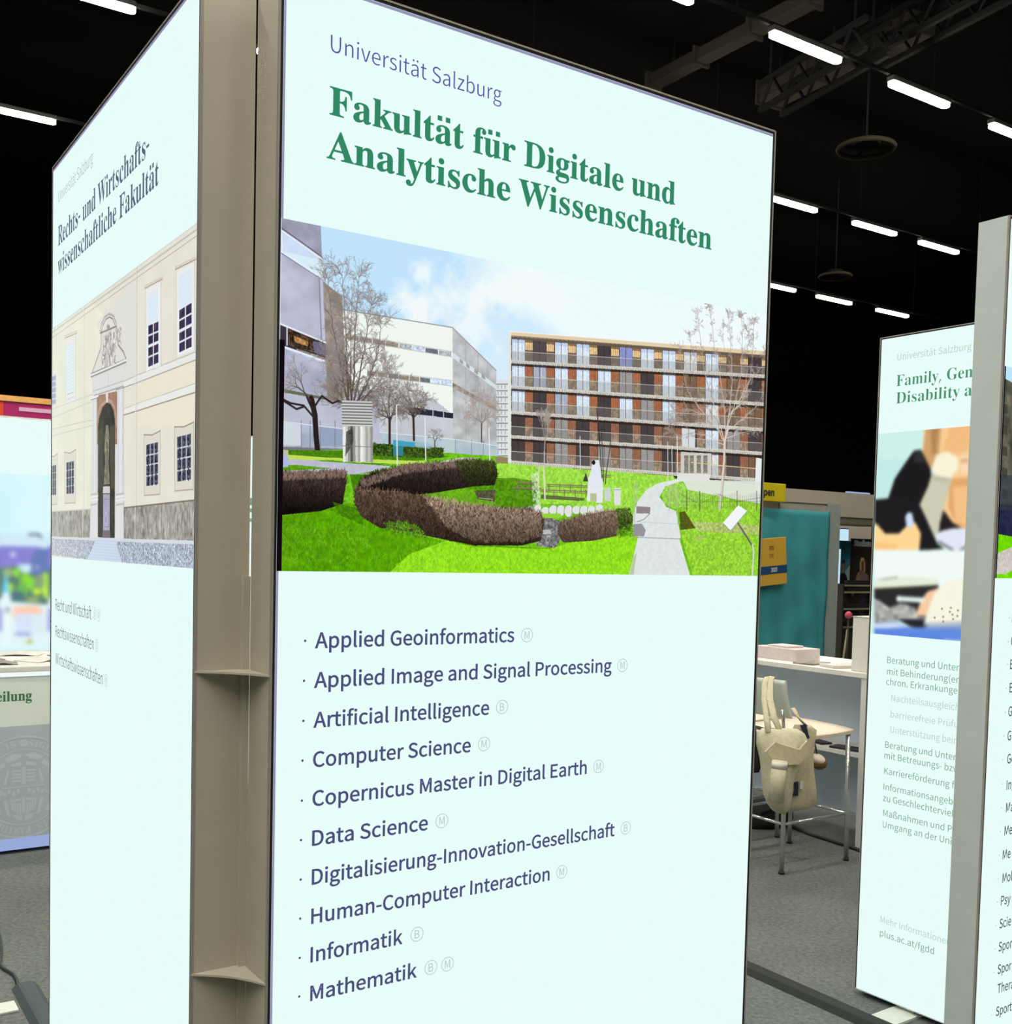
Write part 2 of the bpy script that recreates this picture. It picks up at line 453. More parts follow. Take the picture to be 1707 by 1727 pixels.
class Pic:
    def __init__(self, plane, s0, s1, z0, z1, res_w, res_h, base=(255, 255, 255)):
        self.pl = plane; self.b = (s0, s1, z0, z1); self.w, self.h = res_w, res_h
        self.a = np.empty((res_h, res_w, 3)); self.a[:] = np.array(base) / 255.0
    def m(self, pts):
        q = self.pl.szs(pts); s0, s1, z0, z1 = self.b
        return np.stack([(q[:, 0] - s0) / (s1 - s0) * self.w, (q[:, 1] - z0) / (z1 - z0) * self.h], 1)
    def mask(self, pts, raw=False):
        q = np.array(pts, float) if raw else self.m(pts)
        x0 = max(0, int(q[:, 0].min()) - 1); x1 = min(self.w, int(q[:, 0].max()) + 2)
        y0 = max(0, int(q[:, 1].min()) - 1); y1 = min(self.h, int(q[:, 1].max()) + 2)
        if x1 <= x0 or y1 <= y0: return None
        X = (np.arange(x0, x1) + 0.5)[None]; Y = (np.arange(y0, y1) + 0.5)[:, None]
        ins = np.zeros((y1 - y0, x1 - x0), bool); n = len(q)
        for i in range(n):
            ax, ay = q[i]; bx, by = q[(i + 1) % n]
            if ay == by: continue
            c = (ay > Y) != (by > Y)
            ins ^= c & (X < (bx - ax) * (Y - ay) / (by - ay) + ax)
        return (slice(y0, y1), slice(x0, x1)), ins
    def poly(self, pts, col, alpha=1.0, noise=0.0, cell=6, seed=1, col2=None, raw=False, vgrad=None):
        r = self.mask(pts, raw)
        if r is None: return
        sl, ins = r; h, w = ins.shape
        c = np.empty((h, w, 3)); c[:] = np.array(col) / 255.0
        if col2 is not None:
            t = np.clip((fbm(h, w, cell, seed) - 0.3) / 0.4, 0, 1)[..., None]
            c = c * (1 - t) + np.array(col2) / 255.0 * t
        if vgrad is not None:
            t = np.linspace(0, 1, h)[:, None, None]; c = np.array(vgrad) / 255.0 * (1 - t) + c * t
        if noise:
            c = c * (1 + noise * (fbm(h, w, cell, seed + 9, 3)[..., None] - 0.5) * 2)
        k = ins[..., None] * alpha
        self.a[sl] = self.a[sl] * (1 - k) + np.clip(c, 0, 1) * k
    def _seg(self, p, q, hw, col, alpha):
        x0 = max(0, int(min(p[0], q[0]) - hw - 1)); x1 = min(self.w, int(max(p[0], q[0]) + hw + 2))
        y0 = max(0, int(min(p[1], q[1]) - hw - 1)); y1 = min(self.h, int(max(p[1], q[1]) + hw + 2))
        if x1 <= x0 or y1 <= y0: return
        X = np.arange(x0, x1)[None] + 0.5 - p[0]; Y = np.arange(y0, y1)[:, None] + 0.5 - p[1]
        dx, dy = q[0] - p[0], q[1] - p[1]; L = dx * dx + dy * dy + 1e-9
        t = np.clip((X * dx + Y * dy) / L, 0, 1)
        d = np.hypot(X - t * dx, Y - t * dy)
        k = (np.clip(hw + 0.5 - d, 0, 1) * alpha)[..., None]
        s = self.a[y0:y1, x0:x1]; s *= 1 - k; s += k * col
    def line(self, pts, w, col, alpha=1.0, raw=False):
        q = np.array(pts, float) if raw else self.m(pts)
        c = np.array(col) / 255.0
        for i in range(len(q) - 1): self._seg(q[i], q[i + 1], w, c, alpha)
    def strokes(self, pts, n, length, ang, spread, w, cols, seed=1, alpha=0.8, shade=None):
        """many short blades scattered inside an outline; lengths in canvas pixels, ang in degrees from +x"""
        r = self.mask(pts)
        if r is None: return
        sl, ins = r; ys, xs = np.nonzero(ins)
        if len(xs) == 0: return
        rg = np.random.default_rng(seed); k = rg.integers(0, len(xs), n)
        k = k[np.argsort(-ys[k])]
        ymin, ymax = ys.min(), ys.max()
        for i in k:
            x = xs[i] + sl[1].start; y = ys[i] + sl[0].start
            a = math.radians(ang + rg.normal(0, spread)); L = length * rg.uniform(0.5, 1.3)
            c = np.array(cols[rg.integers(0, len(cols))]) / 255.0
            if shade is not None:
                t = (ys[i] - ymin) / max(1, ymax - ymin); c = c * (shade + (1 - shade) * t)
            self._seg((x, y), (x + L * math.cos(a), y + L * math.sin(a)), w, np.clip(c * rg.uniform(0.8, 1.15), 0, 1), alpha)
    def tree(self, base, top_len, ang, w, cols, depth=6, seed=1, spread=26, shrink=0.77, alpha=1.0, forks=2, minw=0.45, lift=0.0):
        rg = np.random.default_rng(seed); q = self.m([base])[0]
        sc = self.h * 0.5 / 250.0
        def go(p, L, a, ww, d):
            t = p; aa = a
            for _ in range(2):
                aa += rg.normal(0, 4)
                n = (t[0] + L / 2 * math.cos(math.radians(aa)), t[1] + L / 2 * math.sin(math.radians(aa)))
                c = np.array(cols[min(len(cols) - 1, depth - d)]) / 255.0
                self._seg(t, n, max(minw, ww), c, alpha); t = n
            if d <= 0: return
            k = forks + (1 if rg.random() < 0.35 else 0)
            for j in range(k):
                off = (j - (k - 1) / 2) * spread * rg.uniform(0.7, 1.4) + rg.normal(0, 6)
                na = aa + off
                na += (90 - na) * lift
                go(t, L * shrink * rg.uniform(0.75, 1.15), na, ww * 0.66, d - 1)
        go(tuple(q), top_len, ang, w, depth)
    def limb(self, pts, w0, w1, cols, twigs=10, length=16, seed=1, alpha=.9):
        rg = np.random.default_rng(seed); q = self.m(pts)
        Q = [q[0]]
        for i in range(len(q) - 1):
            for k in range(1, 5):
                f = k / 4; p = q[i] * (1 - f) + q[i + 1] * f
                Q.append(p + rg.normal(0, .9, 2))
        n = len(Q)
        for i in range(n - 1):
            f = i / (n - 1); c = np.array(cols[int(f * (len(cols) - .01))]) / 255.0
            self._seg(Q[i], Q[i + 1], lerp(w0, w1, f), c, alpha)
        def twig(p, a, L, w, d, ci):
            aa = a; t = p
            for _ in range(3):
                aa += rg.normal(0, 9); m_ = t + np.array([math.cos(aa * PI / 180), math.sin(aa * PI / 180)]) * L / 3
                self._seg(t, m_, w, np.array(cols[min(len(cols) - 1, ci)]) / 255.0, alpha); 
                if d > 0 and rg.random() < .75: twig(m_, aa + rg.choice((-1, 1)) * rg.uniform(18, 48), L * rg.uniform(.45, .75), max(.3, w * .8), d - 1, ci + 1)
                t = m_
        for _ in range(twigs):
            i = int(n * (1 - rg.random() ** 1.3 * .85)); i = min(n - 2, max(1, i)); d = Q[i + 1] - Q[i - 1] if i > 0 else Q[1] - Q[0]
            a = math.degrees(math.atan2(d[1], d[0])) + rg.choice((-1, 1)) * rg.uniform(12, 52)
            f = i / n; twig(Q[i], a, length * rg.uniform(.6, 1.4), max(.36, lerp(w0, w1, f) * .36), 3, 1 + int(f * 3))
    def ell(self, c, rx, ry, col, alpha=1.0, rot=0.0):
        q = self.m([c, (c[0] + 1, c[1]), (c[0], c[1] - 1)]); ex = q[1] - q[0]; ey = q[2] - q[0]
        n = 40; cr, sr = math.cos(rot), math.sin(rot)
        pts = []
        for k in range(n):
            a = 2 * PI * k / n; px, py = rx * math.cos(a), ry * math.sin(a)
            px, py = px * cr - py * sr, px * sr + py * cr
            pts.append(q[0] + ex * px + ey * py)
        self.poly(pts, col, alpha, raw=True)
    def blur(self, r, pts=None):
        a = self.a
        for ax in (0, 1):
            for _ in range(2):
                p = np.concatenate([np.repeat(a.take([0], ax), r + 1, ax), a, np.repeat(a.take([-1], ax), r, ax)], ax)
                c = np.cumsum(p, ax); n = a.shape[ax]
                a = (c.take(range(2 * r + 1, 2 * r + 1 + n), ax) - c.take(range(0, n), ax)) / (2 * r + 1)
        self.a = a
    def image(self, name):
        im = bpy.data.images.new(name, self.w, self.h, alpha=False)
        px = np.ones((self.h, self.w, 4), np.float32); px[..., :3] = np.clip(self.a, 0, 1)
        im.pixels.foreach_set(px.ravel()); im.update(); im.pack()
        return im

def lerp(a, b, t): return a + (b - a) * t

# ---- campus courtyard with two concrete blocks, an apartment house and a curved hedge
def paint_courtyard(pl, z0, z1):
    P = Pic(pl, 0.0, 1.0, z0, z1, 1680, int(1680 * (z1 - z0)), (205, 232, 250))
    h, w = P.h, P.w
    # sky: blue on the left, bright broken cloud on the right
    t = np.linspace(0, 1, w)[None]; v = np.linspace(0, 1, h)[:, None]
    n = fbm(h, w, 420, 31, 4)
    cl = np.clip((n * 0.8 + 1.9 * (t - 0.30) + 0.5 * (0.75 - v) - 0.42) * 1.9, 0, 1)
    q0, q1 = P.m([(708, 404), (872, 548)]); dv = q1 - q0; dv /= np.hypot(*dv)
    X_, Y_ = np.arange(w)[None], np.arange(h)[:, None]
    dist = -dv[1] * (X_ - q0[0]) + dv[0] * (Y_ - q0[1])
    cl = np.maximum(cl * .75, np.clip((dist + (n - .5) * 160) / 75.0, 0, 1))
    blue = np.array((193, 228, 252)) / 255.0; wh = np.array((240, 251, 253)) / 255.0
    P.a[:] = blue * (1 - cl[..., None]) + wh * cl[..., None]
    def cloud(pts, col, al, sd):
        r = P.mask(pts)
        if r is None: return
        sl, ins = r; k = ins.astype(float)
        hh, ww = k.shape; f = fbm(hh, ww, 40, sd, 4)
        yy = np.linspace(-1, 1, hh)[:, None]; xx = np.linspace(-1, 1, ww)[None]
        k = np.clip((1 - np.hypot(xx, yy) + (f - 0.5) * 1.3) * 1.3, 0, 1)[..., None] * al
        P.a[sl] = P.a[sl] * (1 - k) + np.array(col) / 255.0 * k
    cloud([(688, 438), (740, 438), (740, 482), (688, 482)], (240, 250, 252), 0.9, 3)
    cloud([(655, 475), (760, 475), (760, 560), (655, 560)], (244, 250, 251), 0.95, 5)
    cloud([(735, 490), (850, 490), (850, 600), (735, 600)], (238, 248, 252), 0.95, 6)
    cloud([(700, 395), (960, 395), (960, 520), (700, 520)], (246, 253, 251), 0.9, 8)
    0 and cloud([(780, 470), (870, 460), (870, 520), (780, 530)], (200, 231, 252), 0.55, 9)
    P.poly([(455, 740), (1300, 740), (1300, 812), (455, 812)], (190, 210, 150))
    # distant house between the two
    P.poly([(836, 640), (860, 640), (860, 775), (836, 775)], (222, 226, 228))
    for y in range(648, 770, 11):
        P.line([(838, y), (858, y)], 1.6, (120, 125, 130), 0.8); 
        for x in range(840, 859, 6): P.line([(x, y + 2), (x, y + 7)], 1.0, (110, 115, 125), 0.7)
    # white block
    P.poly([(570, 520), (763, 552), (764, 765), (570, 765)], (240, 247, 240))
    P.poly([(763, 552), (837, 624), (838, 762), (764, 775)], (186, 188, 190), noise=0.16, cell=26, seed=4)
    for x in (785, 806, 822):
        yt = lerp(552, 624, (x - 763) / 74); P.line([(x, yt), (x + 1, 765)], 0.8, (150, 152, 155), 0.7)
    P.poly([(763, 594), (837, 650), (837, 657), (763, 603)], (214, 226, 232))
    for x in (775, 786, 800, 812): P.poly([(x, 604 + (x - 775) * .7), (x + 6, 609 + (x - 775) * .7), (x + 6, 615 + (x - 775) * .7), (x, 611 + (x - 775) * .7)], (120, 125, 130), 0.6)
    P.poly([(763, 645), (837, 687), (837, 693), (763, 654)], (160, 150, 140), noise=.3, cell=8)
    P.line([(578, 522), (763, 552.5), (837, 625)], 1.3, (150, 152, 150))
    for (x0, y0, x1, y1, hh, kinds) in ((584, 564, 762, 594, 8, 'bbbbgwdg'), (619, 625, 762, 643, 8, 'bbdbbdww')):
        n_ = len(kinds)
        for i, k in enumerate(kinds):
            a, b = i / n_, (i + 0.94) / n_
            c = {'b': (150, 138, 122), 'g': (176, 184, 186), 'w': (205, 218, 240), 'd': (110, 116, 122)}[k]
            P.poly([(lerp(x0, x1, a), lerp(y0, y1, a)), (lerp(x0, x1, b), lerp(y0, y1, b)), (lerp(x0, x1, b), lerp(y0, y1, b) + hh), (lerp(x0, x1, a), lerp(y0, y1, a) + hh)], c, noise=.25, cell=5, seed=i)
        P.line([(x0, y0 - 1), (x1, y1 - 1)], 1.0, (190, 195, 195)); P.line([(x0, y0 + hh), (x1, y1 + hh)], 1.0, (190, 195, 195))
    # ground floor of the white block in shade, its lower window strip and glass fence
    P.poly([(570, 668), (690, 662), (735, 676), (764, 700), (764, 765), (570, 760)], (196, 200, 208), noise=.06, cell=30)
    P.poly([(690, 686), (764, 697), (764, 706), (690, 697)], (42, 42, 58))
    for x in (730, 748): P.line([(x, 686), (x, 706)], 1.4, (190, 195, 205))
    P.poly([(630, 728), (840, 750), (840, 775), (630, 762)], (176, 196, 206), 0.85, noise=.08, cell=20)
    P.poly([(748, 738), (768, 741), (768, 768), (748, 764)], (186, 206, 208))
    for x in (768, 795, 815): P.line([(x, 740 + (x - 768) * .08), (x, 770)], 0.9, (120, 130, 125), .8)
    P.line([(630, 728), (768, 741), (840, 752)], 1.0, (228, 232, 235))
    # concrete block on the left
    P.poly([(440, 640), (640, 660), (640, 765), (440, 765)], (186, 190, 206), noise=.05, cell=40)
    P.poly([(440, 706), (578, 722), (578, 757), (440, 752)], (168, 180, 200), noise=.12, cell=30, seed=3)
    P.poly([(472, 712), (508, 716), (508, 752), (472, 750)], (206, 216, 222)); P.poly([(540, 719), (577, 722), (577, 753), (540, 752)], (150, 165, 190))
    for x in (472, 508, 523, 540, 565): P.line([(x, 710), (x, 754)], 0.9, (120, 126, 146))
    P.line([(440, 707), (578, 723)], 1.2, (225, 228, 235)); P.poly([(440, 752), (578, 757), (578, 763), (440, 762)], (120, 120, 128))
    P.poly([(544, 474), (577, 500), (582, 612), (600, 665), (552, 680)], (152, 142, 132), noise=.25, cell=14, seed=8)
    W1 = (174, 174, 196); W2c = (146, 145, 166)
    P.poly([(440, 360), (541, 381), (543, 436), (440, 366)], W1, noise=.12, cell=60, seed=2, col2=W2c)
    P.poly([(440, 364), (543, 436), (545, 471), (440, 404)], (203, 220, 244), noise=.05, cell=40)
    P.poly([(480, 424), (545, 440), (545, 470), (500, 445)], (214, 238, 250)); P.line([(475, 395), (476, 420)], 1.5, (236, 240, 248))
    P.line([(440, 364), (543, 437)], 1.8, (236, 240, 246)); P.line([(440, 360), (543, 433)], 0.9, (70, 66, 96)); P.line([(440, 401), (545, 470)], 1.8, (236, 240, 246)); P.line([(440, 405), (545, 473)], 0.9, (90, 86, 116))
    P.poly([(440, 406), (545, 473), (549, 577), (440, 530)], W1, noise=.14, cell=70, seed=12, col2=(184, 184, 204))
    P.line([(542, 472), (546, 575)], 2.5, (196, 198, 216)); P.line([(538, 470), (542, 573)], 0.8, (110, 106, 140))
    P.poly([(440, 533), (549, 578), (550, 609), (440, 570)], (58, 52, 62))
    P.poly([(486, 555), (530, 572), (528, 595), (488, 582)], (120, 88, 60), noise=.6, cell=9, seed=2, col2=(40, 30, 30))
    P.poly([(495, 566), (520, 576), (519, 584), (497, 577)], (206, 150, 84), .8, noise=.5, cell=6)
    P.poly([(500, 588), (550, 604), (550, 608), (500, 596)], (190, 186, 170), .7, noise=.5, cell=6)
    P.poly([(527, 575), (549, 580), (550, 600), (530, 594)], (120, 118, 150), .8)
    P.line([(484, 550), (484, 582)], 1.6, (230, 232, 238)); P.line([(440, 533), (549, 578)], 2.0, (234, 236, 244)); P.line([(440, 571), (550, 610)], 2.2, (234, 236, 244))
    P.poly([(440, 574), (550, 613), (552, 673), (440, 650)], (170, 172, 194), noise=.1, cell=50, seed=21, col2=(184, 186, 206))
    P.poly([(440, 648), (552, 671), (552, 675), (440, 655)], (104, 108, 84))
    # bare trees on the left
    DK = [(70, 58, 50), (84, 72, 62), (104, 92, 82), (126, 116, 110), (140, 132, 132)]
    for k, q in enumerate(([(590, 694), (580, 650), (571, 600), (561, 550), (555, 500), (552, 462)], [(590, 694), (586, 640), (584, 590), (582, 540), (579, 490), (577, 458)], [(592, 692), (596, 640), (598, 590), (600, 540), (604, 490), (606, 462)], [(594, 690), (606, 640), (614, 590), (622, 540), (627, 505)], [(596, 688), (618, 650), (632, 610), (640, 570), (644, 540)], [(598, 685), (622, 665), (643, 640), (652, 605)], [(588, 690), (570, 660), (559, 630), (553, 590)], [(586, 685), (568, 675), (556, 655)], [(592, 690), (591, 620), (592, 560), (594, 500)], [(597, 690), (612, 668), (632, 660), (656, 650)])):
        P.limb(q, 2.6 if k < 5 else 1.7, .5, DK, 34, 26, 300 + k, .82)
    P.line([(590, 720), (590, 690)], 4.6, DK[0]); P.line([(596, 720), (598, 688)], 3.2, DK[0]); P.line([(584, 716), (582, 684)], 2.8, DK[0])
    for k, q in enumerate(([(657, 712), (650, 690), (642, 668), (640, 645)], [(657, 712), (656, 685), (657, 655), (660, 632)], [(658, 710), (666, 688), (674, 668), (676, 648)], [(657, 706), (672, 694), (684, 684)], [(656, 706), (640, 696), (630, 682)], [(697, 706), (692, 688), (688, 668), (688, 652)], [(697, 706), (700, 684), (703, 664)], [(698, 704), (710, 688), (716, 672)], [(697, 702), (684, 694), (676, 690)])):
        P.limb(q, 1.9, .5, DK, 20, 18, 330 + k, .8)
    for k, q in enumerate(([(812, 718), (806, 696), (800, 676)], [(812, 718), (813, 690), (814, 664)], [(813, 716), (821, 696), (828, 680)], [(812, 712), (824, 704), (832, 700)], [(812, 712), (800, 704), (792, 698)])):
        P.limb(q, 1.2, .45, [(120, 106, 100), (150, 136, 130), (164, 152, 146)], 16, 16, 350 + k, .7)
    P.line([(657, 706), (657, 748)], 3.4, (58, 46, 42)); P.line([(697, 700), (698, 742)], 3.2, (58, 46, 42)); P.line([(812, 716), (812, 745)], 2, (90, 78, 72))
    P.strokes([(560, 640), (720, 660), (720, 705), (570, 690)], 420, 9, 90, 60, .55, [(70, 60, 52), (104, 92, 82)], 6, .55)
    P.line([(525, 672), (531, 700), (533, 735), (536, 766)], 7.0, (40, 30, 34))
    for q in ([(530, 705), (512, 684), (490, 680), (466, 668)], [(528, 690), (538, 674), (543, 668)], [(512, 686), (500, 690), (478, 676)], [(531, 700), (520, 676), (517, 668)], [(543, 668), (560, 680), (572, 676)]):
        P.line(q, 2.4, (48, 38, 42))
    P.tree((524, 676), 26, 140, 2, DK, 5, 22, 30, .8, .8)
    # lawns and paths behind the hedge
    P.poly([(440, 762), (600, 758), (760, 764), (870, 772), (1150, 800), (1300, 800), (1300, 985), (440, 985)], (112, 190, 30), noise=.22, cell=7, seed=40)
    P.poly([(440, 758), (700, 762), (760, 770), (640, 784), (440, 780)], (74, 132, 18), noise=.25, cell=6)
    P.poly([(440, 764), (560, 772), (720, 778), (720, 784), (540, 778), (440, 770)], (206, 230, 96), .9)
    P.poly([(440, 776), (560, 776), (640, 784), (700, 786), (600, 800), (440, 804)], (92, 160, 24), noise=.2, cell=6)
    P.poly([(440, 772), (520, 776), (660, 786), (640, 800), (560, 800), (440, 806), (440, 796), (560, 790), (500, 784), (440, 785)], (188, 190, 208), noise=.05, cell=10)
    P.poly([(440, 758), (485, 760), (486, 788), (440, 788)], (178, 184, 222)); P.poly([(440, 758), (486, 759), (486, 767), (440, 767)], (190, 190, 150))
    P.poly([(600, 800), (680, 784), (760, 776), (800, 772), (850, 776), (820, 786)], (120, 190, 50), noise=.2, cell=6)
    P.poly([(725, 782), (775, 772), (806, 772), (780, 780), (740, 786)], (206, 212, 216))
    # hedges, teal box, cylinder, lamp posts
    P.poly([(628, 748), (668, 750), (748, 756), (748, 772), (690, 772), (628, 768)], (44, 66, 20), noise=.5, cell=5, col2=(84, 120, 40))
    P.strokes([(628, 748), (748, 756), (748, 772), (628, 768)], 700, 5, 90, 60, .8, [(40, 60, 18), (90, 130, 44), (26, 38, 14)], 2, .7)
    P.poly([(663, 742), (700, 746), (700, 754), (663, 752)], (70, 160, 190)); P.poly([(663, 752), (680, 753), (680, 769), (663, 768)], (52, 130, 146)); P.poly([(700, 744), (725, 748), (725, 757), (700, 754)], (150, 190, 200), .8)
    P.tree((733, 756), 16, 90, 1.6, DK, 5, 33, 40, .8, .8)
    P.poly([(577, 675), (627, 677), (629, 780), (579, 778)], (176, 178, 176))
    for i in range(12):
        x0 = 578 + i * 4.2; g = (236, 206, 150, 92, 148, 206, 168, 240, 214, 168, 190, 150)[i]
        P.poly([(x0, 719), (x0 + 4.4, 719), (x0 + 4.8, 779), (x0 + .4, 779)], (g, g, g - 4))
    P.poly([(584, 728), (595, 722), (596, 745), (588, 760), (582, 770)], (64, 62, 60), .75, noise=.5, cell=5)
    for i in range(17): 
        y = 677 + i * 2.5; P.line([(577, y), (627, y + 1.2)], 1.1, (96, 98, 96) if i % 2 else (214, 216, 214))
    P.line([(578, 752), (629, 754)], .8, (120, 120, 118))
    for x, y0, y1 in ((669, 683, 785), (717, 704, 776), (825, 722, 776)): P.line([(x - .5, y0), (x + 1, y1)], 1.7, (226, 230, 234)); P.line([(x, y0), (x + 4, y0 - .4)], 1.2, (200, 204, 206))
    # apartment house
    def yl(y0, y1):  # floor edge running from x=858 to x=1136, prolonged
        return lambda x: y0 + (y1 - y0) * (x - 858) / 278.0
    roof = yl(559, 580); S = [yl(567, 588), yl(608.5, 624.5), yl(651, 670), yl(694, 713), yl(735, 753.5), yl(778, 798)]
    P.poly([(858, 559), (1300, roof(1300)), (1300, 815), (858, 785)], (104, 92, 80))
    P.poly([(836, 770), (862, 772), (862, 782), (836, 780)], (150, 130, 100))
    pat = ['ldllkpllwlbkw', 'lclllgklblbkw', 'lkclklglbwbbk', 'kkgkkkkbklgkt', 'kkgkgggkkwkbk']
    wc = {'l': (222, 235, 249), 'd': (86, 76, 76), 'k': (72, 64, 64), 'p': (140, 150, 206), 'w': (226, 226, 222), 'b': (122, 96, 74), 'c': (170, 174, 188), 'g': (162, 158, 156), 't': (150, 206, 186)}
    for f in range(5):
        a, b = S[f], S[f + 1]
        for i in range(13):
            x0 = 863 + 36 * i + .28 * i; x1 = x0 + 22.5; x2 = x0 + 35.4
            top = lambda x: a(x) + 4.5
            k = pat[f][i]; col = wc[k]
            P.poly([(x0, top(x0)), (x1, top(x1)), (x1, b(x1)), (x0, b(x0))], col, noise=.10, cell=5, seed=f * 20 + i)
            if k in 'lwct':
                for dx in (3, 6.5, 14, 18): P.line([(x0 + dx, top(x0) + 1), (x0 + dx, b(x0))], .9, (180, 204, 226) if dx != 14 else (236, 244, 248), .7)
                P.poly([(x0 + 1, top(x0)), (x1, top(x1)), (x1, top(x1) + 6), (x0 + 1, top(x0) + 6)], (150, 168, 220), .35)
            if k == 'g':
                for y in range(0, 40, 3): P.line([(x0, top(x0) + y), (x1, top(x1) + y)], .7, (130, 126, 124), .7)
            P.line([(x0 + 10.7, top(x0)), (x0 + 10.7, b(x0))], .9, (44, 40, 50), .85)
            P.line([(x0, top(x0)), (x0, b(x0))], .9, (52, 44, 44)); P.line([(x1, top(x1)), (x1, b(x1))], .9, (52, 44, 44))
            if f == 0: u_, l_ = (230, 198, 146), (112, 100, 88)
            elif f < 3: u_, l_ = (170, 108, 76), (172, 146, 116)
            else: u_, l_ = (152, 104, 80), (208, 168, 134)
            m_ = lerp(.45, .62, f / 4)
            ym = lambda x: lerp(top(x), b(x), m_)
            P.poly([(x1, top(x1)), (x2, top(x2)), (x2, ym(x2)), (x1, ym(x1))], u_, noise=.14, cell=7, seed=f + i)
            P.poly([(x1, ym(x1)), (x2, ym(x2)), (x2, b(x2)), (x1, b(x1))], l_, noise=.16, cell=7, seed=f + i + 50, col2=(128, 110, 92))
            for dx in (3.5, 7, 10.5): P.line([(x1 + dx, top(x1)), (x1 + dx, b(x1))], .6, (90, 60, 40), .5)
            P.poly([(x1, top(x1)), (x2, top(x2)), (x2, top(x2) + 4), (x1, top(x1) + 4)], (70, 44, 30), .55)
        rt = lambda x: lerp(a(x), b(x), .60)
        P.poly([(862, rt(862)), (1300, rt(1300)), (1300, b(1300)), (862, b(862))], (150, 148, 146), .26)
        P.line([(862, rt(862)), (1300, rt(1300))], .8, (226, 224, 220), .9)
        for x in np.arange(863, 1298, 2.2): P.line([(x, rt(x)), (x, b(x))], .45, (90, 88, 88), .45)
    for f in range(1, 6):
        b = S[f]
        P.poly([(858, b(858) + 4), (1300, b(1300) + 4), (1300, b(1300) + 9), (858, b(858) + 8)], (44, 36, 32), .8)
        P.poly([(858, b(858) - 1.5), (1300, b(1300) - 1.5), (1300, b(1300) + 4.5), (858, b(858) + 4)], (206, 204, 194), noise=.15, cell=3)
        for x in np.arange(864, 1296, 4): P.line([(x, b(x) + 1.5), (x, b(x) + 3.5)], .8, (110, 106, 100), .7)
    P.poly([(858, 559), (1300, roof(1300)), (1300, roof(1300) + 8), (858, 567)], (226, 208, 174)); P.line([(858, 559), (1300, roof(1300))], 1.2, (244, 246, 240)); P.line([(858, 566), (1300, roof(1300) + 8)], .9, (120, 100, 76))
    P.poly([(856.5, 560), (862, 560), (862, 781), (856.5, 781)], (228, 230, 226))
    # entrance
    P.poly([(1148, 762), (1200, 765), (1198, 806), (1148, 800)], (206, 204, 196)); 
    for x in (1154, 1163, 1175, 1186): P.poly([(x, 768), (x + 7, 768), (x + 7, 798), (x, 798)], (120, 112, 100), .8, noise=.4, cell=5)
    P.line([(1165, 780), (1280, 791)], 1.1, (230, 200, 140)); P.poly([(1145, 798), (1198, 800), (1196, 812), (1140, 812)], (226, 226, 222))
    P.poly([(1275, 772), (1287, 774), (1287, 836), (1273, 830)], (232, 236, 238))
    P.poly([(1150, 722), (1172, 724), (1172, 755), (1150, 753)], (216, 220, 224)); P.line([(1161, 722), (1161, 754)], 1, (130, 130, 130))
    # lit lawn, gravel, path
    P.poly([(838, 782), (862, 782), (1136, 803), (1140, 812), (1090, 830), (1075, 850), (1068, 880), (960, 850), (838, 850)], (158, 222, 72), noise=.20, cell=6, seed=60)
    P.strokes([(838, 784), (1130, 806), (1085, 835), (1070, 870), (840, 850)], 1500, 5, 90, 30, .6, [(130, 206, 40), (190, 240, 110), (110, 180, 40)], 8, .5)
    P.poly([(838, 806), (868, 806), (905, 812), (900, 850), (838, 850)], (92, 150, 22), noise=.3, cell=6)
    P.poly([(1150, 818), (1300, 830), (1300, 990), (1168, 970), (1148, 900)], (150, 212, 56), noise=.25, cell=6, seed=61)
    P.poly([(1150, 808), (1285, 812), (1285, 850), (1220, 838), (1160, 826)], (224, 230, 222), .95)
    P.poly([(1115, 816), (1150, 812), (1160, 826), (1200, 836), (1140, 858), (1118, 850)], (156, 212, 84), noise=.2, cell=6)
    P.poly([(1150, 878), (1285, 886), (1285, 902), (1180, 896)], (186, 192, 130), .8, noise=.3, cell=6)
    P.strokes([(1148, 850), (1286, 850), (1286, 970), (1170, 970)], 1700, 6, 88, 30, .6, [(110, 186, 30), (186, 236, 96), (140, 160, 70)], 9, .5)
    # foreground lawn
    P.poly([(440, 842), (600, 850), (640, 890), (760, 915), (920, 925), (1068, 890), (1075, 905), (1057, 985), (440, 985)], (82, 152, 8), noise=.18, cell=9, seed=70, col2=(98, 172, 10))
    P.poly([(752, 912), (800, 922), (925, 926), (1068, 884), (1075, 905), (1057, 985), (635, 985), (690, 935)], (150, 226, 34), noise=.16, cell=7, seed=71)
    P.strokes([(700, 915), (1070, 900), (1058, 972), (640, 972)], 2600, 7, 88, 26, .7, [(120, 204, 20), (180, 244, 70), (140, 214, 40), (100, 180, 14)], 10, .55)
    P.strokes([(460, 850), (640, 890), (700, 930), (640, 972), (460, 972)], 1800, 7, 88, 26, .7, [(66, 136, 4), (100, 176, 20), (84, 156, 10)], 12, .5)
    P.strokes([(480, 870), (640, 900), (600, 950), (470, 950)], 260, 8, 90, 30, 1.0, [(150, 190, 80), (60, 120, 10)], 13, .45)
    # inside of the hedge horseshoe
    P.poly([(590, 800), (640, 800), (690, 838), (600, 850)], (70, 130, 14), noise=.2, cell=6)
    P.poly([(700, 834), (838, 806), (905, 830), (905, 865), (830, 862)], (84, 146, 18), noise=.3, cell=6, seed=75)
    P.poly([(715, 838), (760, 822), (800, 826), (838, 850), (760, 856)], (112, 178, 30), .8, noise=.25, cell=6)
    P.poly([(800, 828), (836, 826), (834, 846), (806, 842)], (86, 84, 56), noise=.4, cell=4)
    P.line([(808, 840), (830, 842), (830, 850)], 1.0, (170, 174, 170))
